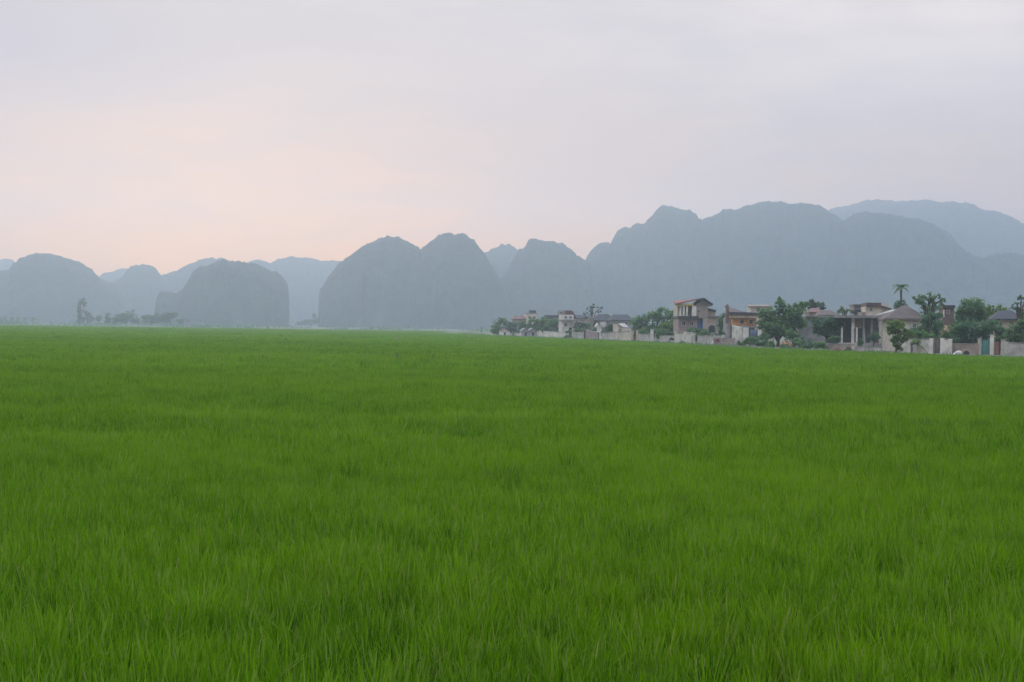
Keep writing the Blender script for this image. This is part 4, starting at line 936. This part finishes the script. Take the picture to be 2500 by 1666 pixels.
# the palm
def palm(label, x, ycrown, D):
    b = Building('palm_tree', label, 'palm', x, D); tag(b.root, group='trees of the village')
    top = Vector(b.p(x, ycrown)); m = MB(); rr = random.Random(3)
    m.tube([(0.2, 0, 0), (.1, 0, top.z * .5), tuple(top)], [.22, .16, .14], 8); m.build('trunk', M['bark'], b.root)
    for i in range(20):
        a = i / 20 * 2 * math.pi + rr.uniform(-.2, .2); el_ = rr.uniform(-.1, 1.4); Lf = rr.uniform(1.0, 1.35)
        dx, dy = math.cos(a), math.sin(a); V, Fc = [], []; n = 7; w_ = .28
        for j in range(n + 1):
            t = j / n; ang = el_ - 1.5 * t * t; q = top + Vector((dx * Lf * t, dy * Lf * t, Lf * (math.sin(el_) * t - .75 * t * t)))
            s_ = w_ * math.sin(math.pi * min(1, t * .92 + .08)) + .02; nx, ny = -dy, dx
            V += [(q.x - nx * s_, q.y - ny * s_, q.z - .06), (q.x, q.y, q.z), (q.x + nx * s_, q.y + ny * s_, q.z - .06)]
        for j in range(n):
            o_ = 3 * j; Fc += [(o_, o_ + 1, o_ + 4, o_ + 3), (o_ + 1, o_ + 2, o_ + 5, o_ + 4)]
        link('frond', fast_mesh('frond', V, Fc), M['leaf'], b.root)
palm('slim palm standing above the roofs, drooping fronds against the hill', 2198, 701, 200)

# agave like succulents and banana leaves: strap leaves, each one a part
def strap_plant(label, x, D, n, L, wd, mat, name, cat, z0=0.0, elev=(.3, 1.3), dirs=None, droop=.5, seed=1, dpx=0):
    b = Building(name, label, cat, x, D); rr = random.Random(seed)
    st = MB(); st.tube([(0, 0, 0), (0, 0, z0 + .15)], [.14, .1], 7); st.build('stem', M['palebark'], b.root)
    for i in range(n):
        a = rr.uniform(*dirs) if dirs else i / n * 2 * math.pi + rr.uniform(-.3, .3)
        el_ = rr.uniform(*elev); dx, dy = math.cos(a), math.sin(a); l = L * rr.uniform(.75, 1.1); V, Fc = [], []
        for j in range(6):
            t = j / 5; rr_ = l * math.cos(el_) * t; z = z0 + l * (math.sin(el_) * t - droop * t * t)
            s_ = wd * (1 - t ** 2.2) + .015
            V += [(dx * rr_ + dy * s_, dy * rr_ - dx * s_, z), (dx * rr_, dy * rr_, z - .04), (dx * rr_ - dy * s_, dy * rr_ + dx * s_, z)]
        for j in range(5): o_ = 3 * j; Fc += [(o_, o_ + 1, o_ + 4, o_ + 3), (o_ + 1, o_ + 2, o_ + 5, o_ + 4)]
        link('leaf', fast_mesh('leaf', V, Fc), M[mat], b.root)
AG = 'pale succulents beside the largest tree'
for (x, z0, sd, lb) in ((1941, .9, 1, 'pale bluish strap leaved plant nearest the largest tree trunk'), (1959, 1.15, 2, 'tallest pale bluish strap leaved plant'), (1976, .9, 3, 'pale bluish strap leaved plant beside the very dark tree'), (1988, .5, 4, 'lowest pale bluish strap leaved plant, rightmost')):
    strap_plant(lb, x, De(x) + 5, 16, 1.15, .10, 'leaf_blue', 'succulent', 'plant', z0, seed=sd); C.objects[-1]
strap_plant('banana plant with long arching light leaves beside the long grey wall', 2226, 152, 9, 2.2, .22, 'leaf_light', 'banana_plant', 'plant', .9, (.25, 1.1), (-1.2, .7), .62, 6)

# heap of bricks
def heap(label, x, D, wpx, hpx, mat, name, cat, n=90, seed=1):
    b = Building(name, label, cat, x, D); rr = random.Random(seed); w_, h_ = wpx * b.k / 2, hpx * b.k
    for i in range(n):
        a = rr.uniform(0, 6.28); q = math.sqrt(rr.random()); z = h_ * (1 - q ** 1.6) * rr.uniform(.75, 1)
        m = MB(); m.box(-.13, .13, -.065, .065, -.04, .04)
        o = m.build('brick', M[mat], b.root); o.location = (w_ * q * math.cos(a), w_ * .7 * q * math.sin(a), max(.05, z)); o.rotation_euler = (rr.uniform(-.5, .5), rr.uniform(-.5, .5), rr.uniform(0, 3))
    m = MB(); seg = 12
    for k in range(seg):
        pass
    rings = [(1.0, 0), (.85, .35), (.55, .75), (.0, .95)]; V = []; Fc = []
    for rr_, zz in rings:
        for k in range(seg):
            a = 2 * math.pi * k / seg; V.append((w_ * .97 * rr_ * math.cos(a), w_ * .68 * rr_ * math.sin(a), h_ * .9 * zz))
    for j in range(3):
        for k in range(seg): Fc.append((j * seg + k, j * seg + (k + 1) % seg, (j + 1) * seg + (k + 1) % seg, (j + 1) * seg + k))
    link('rubble_core', fast_mesh('rubble_core', V, Fc), M[mat], b.root)
heap('orange brown heap of loose bricks behind the bushes under the largest tree', 1919, De(1919) + 5, 34, 20, 'clay', 'brick_heap', 'heap', 110)
heap('low reddish pile of bricks at the field edge left of the stone wall posts', 2046, De(2046) + 1.8, 18, 7, 'brick', 'brick_pile', 'heap', 50, 3)
# earth mounds
def mound(label, x, D, wpx, hpx, mat, name='mound', cat='mound', z=GZ):
    k = D / F; c = ground_at(x, D, z); o = empty(name, c); seg = 14; V = []; Fc = []; rr = random.Random(int(x))
    for j, (q, zz) in enumerate(((1.0, -.1), (.8, .45), (.45, .85), (.01, 1.0))):
        for s_ in range(seg):
            a = 2 * math.pi * s_ / seg; f = 1 + rr.uniform(-.12, .12); V.append((wpx * k / 2 * q * f * math.cos(a), wpx * k / 2.6 * q * f * math.sin(a), hpx * k * zz * f))
    for j in range(3):
        for s_ in range(seg): Fc.append((j * seg + s_, j * seg + (s_ + 1) % seg, (j + 1) * seg + (s_ + 1) % seg, (j + 1) * seg + s_))
    ob = link(name, fast_mesh(name, V, Fc, True), M[mat]); ob.location = c; bpy.data.objects.remove(o)
    return tag(ob, label, cat)
mound('small heap of brown soil at the foot of the bright white wall', 1668, De(1668) + 1.8, 22, 6, 'dirt')
mound('dark rubbish heap at the foot of the white wall by the tower house', 1394, De(1394) + 1.2, 22, 4, 'mud')
mound('low brown mound lying in the far rice', 973, 238, 26, 3.0, 'umber', z=.42)
# culvert near the white bundle, the shade of its opening painted as a dark panel
b = Building('culvert', 'dark painted panel as an arched culvert mouth in a low tan surround near the white bundle', 'culvert', 2361, De(2361) + 2.2)
b.gable('surround', [(2348, None), (2348, 858), (2354, 852), (2366, 852), (2373, 858), (2373, None)], 0, .5, 'tan')
b.gable('mouth', [(2353, None), (2353.5, 861), (2357, 857), (2363, 857), (2367, 861), (2367.5, None)], -.06, -.004, 'gate')  # no hole here: the shade of the opening is put into this panel's colour

# ------------------------------------------------------------------ small things near the lane
def lathe_blob(name, pts, mat, parent, subd=1):
    """a rounded form: skinned chain of (x,y,z,r)"""
    m = MB(); m.tube([p[:3] for p in pts], [p[3] for p in pts], 10)
    return m.build(name, M[mat], parent, True)
b = Building('bundle', 'plump white cloth bundle lying at the field edge below the tan wall', 'bundle', 2340, De(2340) + .8)
k = b.k
lathe_blob('sack', [(-8 * k, 0, .16, .05), (-6 * k, 0, .17, .16), (-2 * k, 0, .2, .22), (4 * k, 0, .2, .23), (7 * k, 0, .18, .17), (9 * k, 0, .17, .06)], 'cloth', b.root)
lathe_blob('tail_cloth', [(-8 * k, -.1, .14, .09), (-11 * k, -.35, .05, .08), (-13.5 * k, -.6, -.12, .05)], 'cloth', b.root)
def motorbike(label, x, D, bodymat, yaw):
    b = Building('motorbike', label, 'motorbike', x, D, yaw)
    for cx in (-.62, .62):
        m = MB(); seg = 18
        m.tube([(cx + .27 * math.cos(2 * math.pi * i / seg), 0, .3 + .27 * math.sin(2 * math.pi * i / seg)) for i in range(seg + 1)], .05, 6)
        wh = m.build('wheel', M['gate'], b.root); m = MB(); m.tube([(cx, -.05, .3), (cx, .05, .3)], .09, 8)
        for i in range(6): a = i * math.pi / 3; m.tube([(cx, 0, .3), (cx + .25 * math.cos(a), 0, .3 + .25 * math.sin(a))], .012, 4)
        m.build('rim', M['steel'], wh)
    m = MB(); m.tube([(-.6, 0, .55), (-.2, 0, .62), (.15, 0, .45), (.42, 0, .8)], [.10, .16, .14, .09], 8); m.build('body', M[bodymat], b.root, True)
    m = MB(); m.tube([(-.62, 0, .74), (-.3, 0, .78), (.12, 0, .72)], [.07, .11, .08], 8); m.build('saddle', M['gate'], b.root, True)
    m = MB(); m.tube([(.62, 0, .3), (.45, 0, .85), (.38, 0, 1.0)], .03, 6); m.build('fork', M['steel'], b.root)
    m = MB(); m.tube([(.34, -.32, 1.02), (.4, 0, 1.0), (.34, .32, 1.02)], .02, 6); m.build('handlebar', M['gate'], b.root)
    m = MB(); m.tube([(.44, 0, .86), (.54, 0, .86)], [.09, .07], 8); m.build('headlight', M['frame'], b.root)
motorbike('dark motorbike parked by the wall left of the bright white wall block', 1643, De(1643) + 3, 'gate', 35)
motorbike('red motorbike parked under the dark tree near the white jars', 1757, De(1757) + 3.2, 'red', 25)
def jar(label, x, D, h):
    b = Building('jar', label, 'jar', x, D); tag(b.root, group='white jars by the lane')
    m = MB(); m.tube([(0, 0, 0), (0, 0, h * .3), (0, 0, h * .7), (0, 0, h * .85)], [h * .25, h * .38, h * .3, h * .16], 12); m.build('belly', M['cloth'], b.root, True)
    m = MB(); m.tube([(0, 0, h * .851), (0, 0, h)], [h * .16, h * .22], 12); m.build('rim', M['cloth'], b.root, True)
jar('bigger white jar at the edge of the lane below the red motorbike', 1741, De(1741) + 1.0, .62)
jar('smaller white jar standing just behind the bigger one', 1745, De(1745) + 3.0, .5)
# blue tarp
b = Building('tarpaulin', 'greyish blue tarpaulin hung beside the orange house columns', 'tarpaulin', 1840, 194)
m = MB(); N = 12
V = []; Fc = []
for j in range(2):
    for i in range(N + 1):
        t = i / N; V.append((( -9 + 18 * t) * b.k, .12 * math.sin(t * 15) + (.0 if j else .2), (b.p(1840, 803 + 4 * math.sin(t * 3))[2]) if j else .25))
for i in range(N): Fc.append((i, i + 1, i + N + 2, i + N + 1))
o = link('sheet', fast_mesh('sheet', V, Fc, True), M['tarp'], b.root); sd = o.modifiers.new('thick', 'SOLIDIFY'); sd.thickness = .02
b.cols((1831, 1849), 802, None, .1, .08, 'steel', 'post')
# young plant standing above the rice
def field_shrub(label, x, D, hpx, mat='leaf_dark', n=70, wpx=12):
    k = D / F; c = ground_at(x, D, .35); b = empty('shrub', c); tag(b, label, 'shrub', 'lone shrubs standing in the rice')
    h_ = hpx * k; m = MB(); m.tube([(0, 0, -.3), (.03, 0, h_)], [.03, .012], 5); m.build('stem', M['bark'], b)
    me = crown_mesh([(0, 0, h_ * .55, wpx * k / 2, wpx * k / 2, h_ * .45)], n, .045 + .0004 * D, int(x), .5); me.name = 'foliage'; link('foliage', me, M[mat], b)
field_shrub('small lone shrub standing in the middle of the rice', 971, 97, 20, 'leaf_light', n=110, wpx=13)
field_shrub('low dark shrub far out in the rice on the left', 276, 430, 9, wpx=16)
field_shrub('tiny dark shrub right of the low one far out on the left', 366, 380, 9, wpx=7)
field_shrub('tiny shrub in the far rice left of the village', 1137, 300, 6, wpx=8)
field_shrub('faint upright shrub near the left end of the village', 1176, 420, 20, wpx=7)
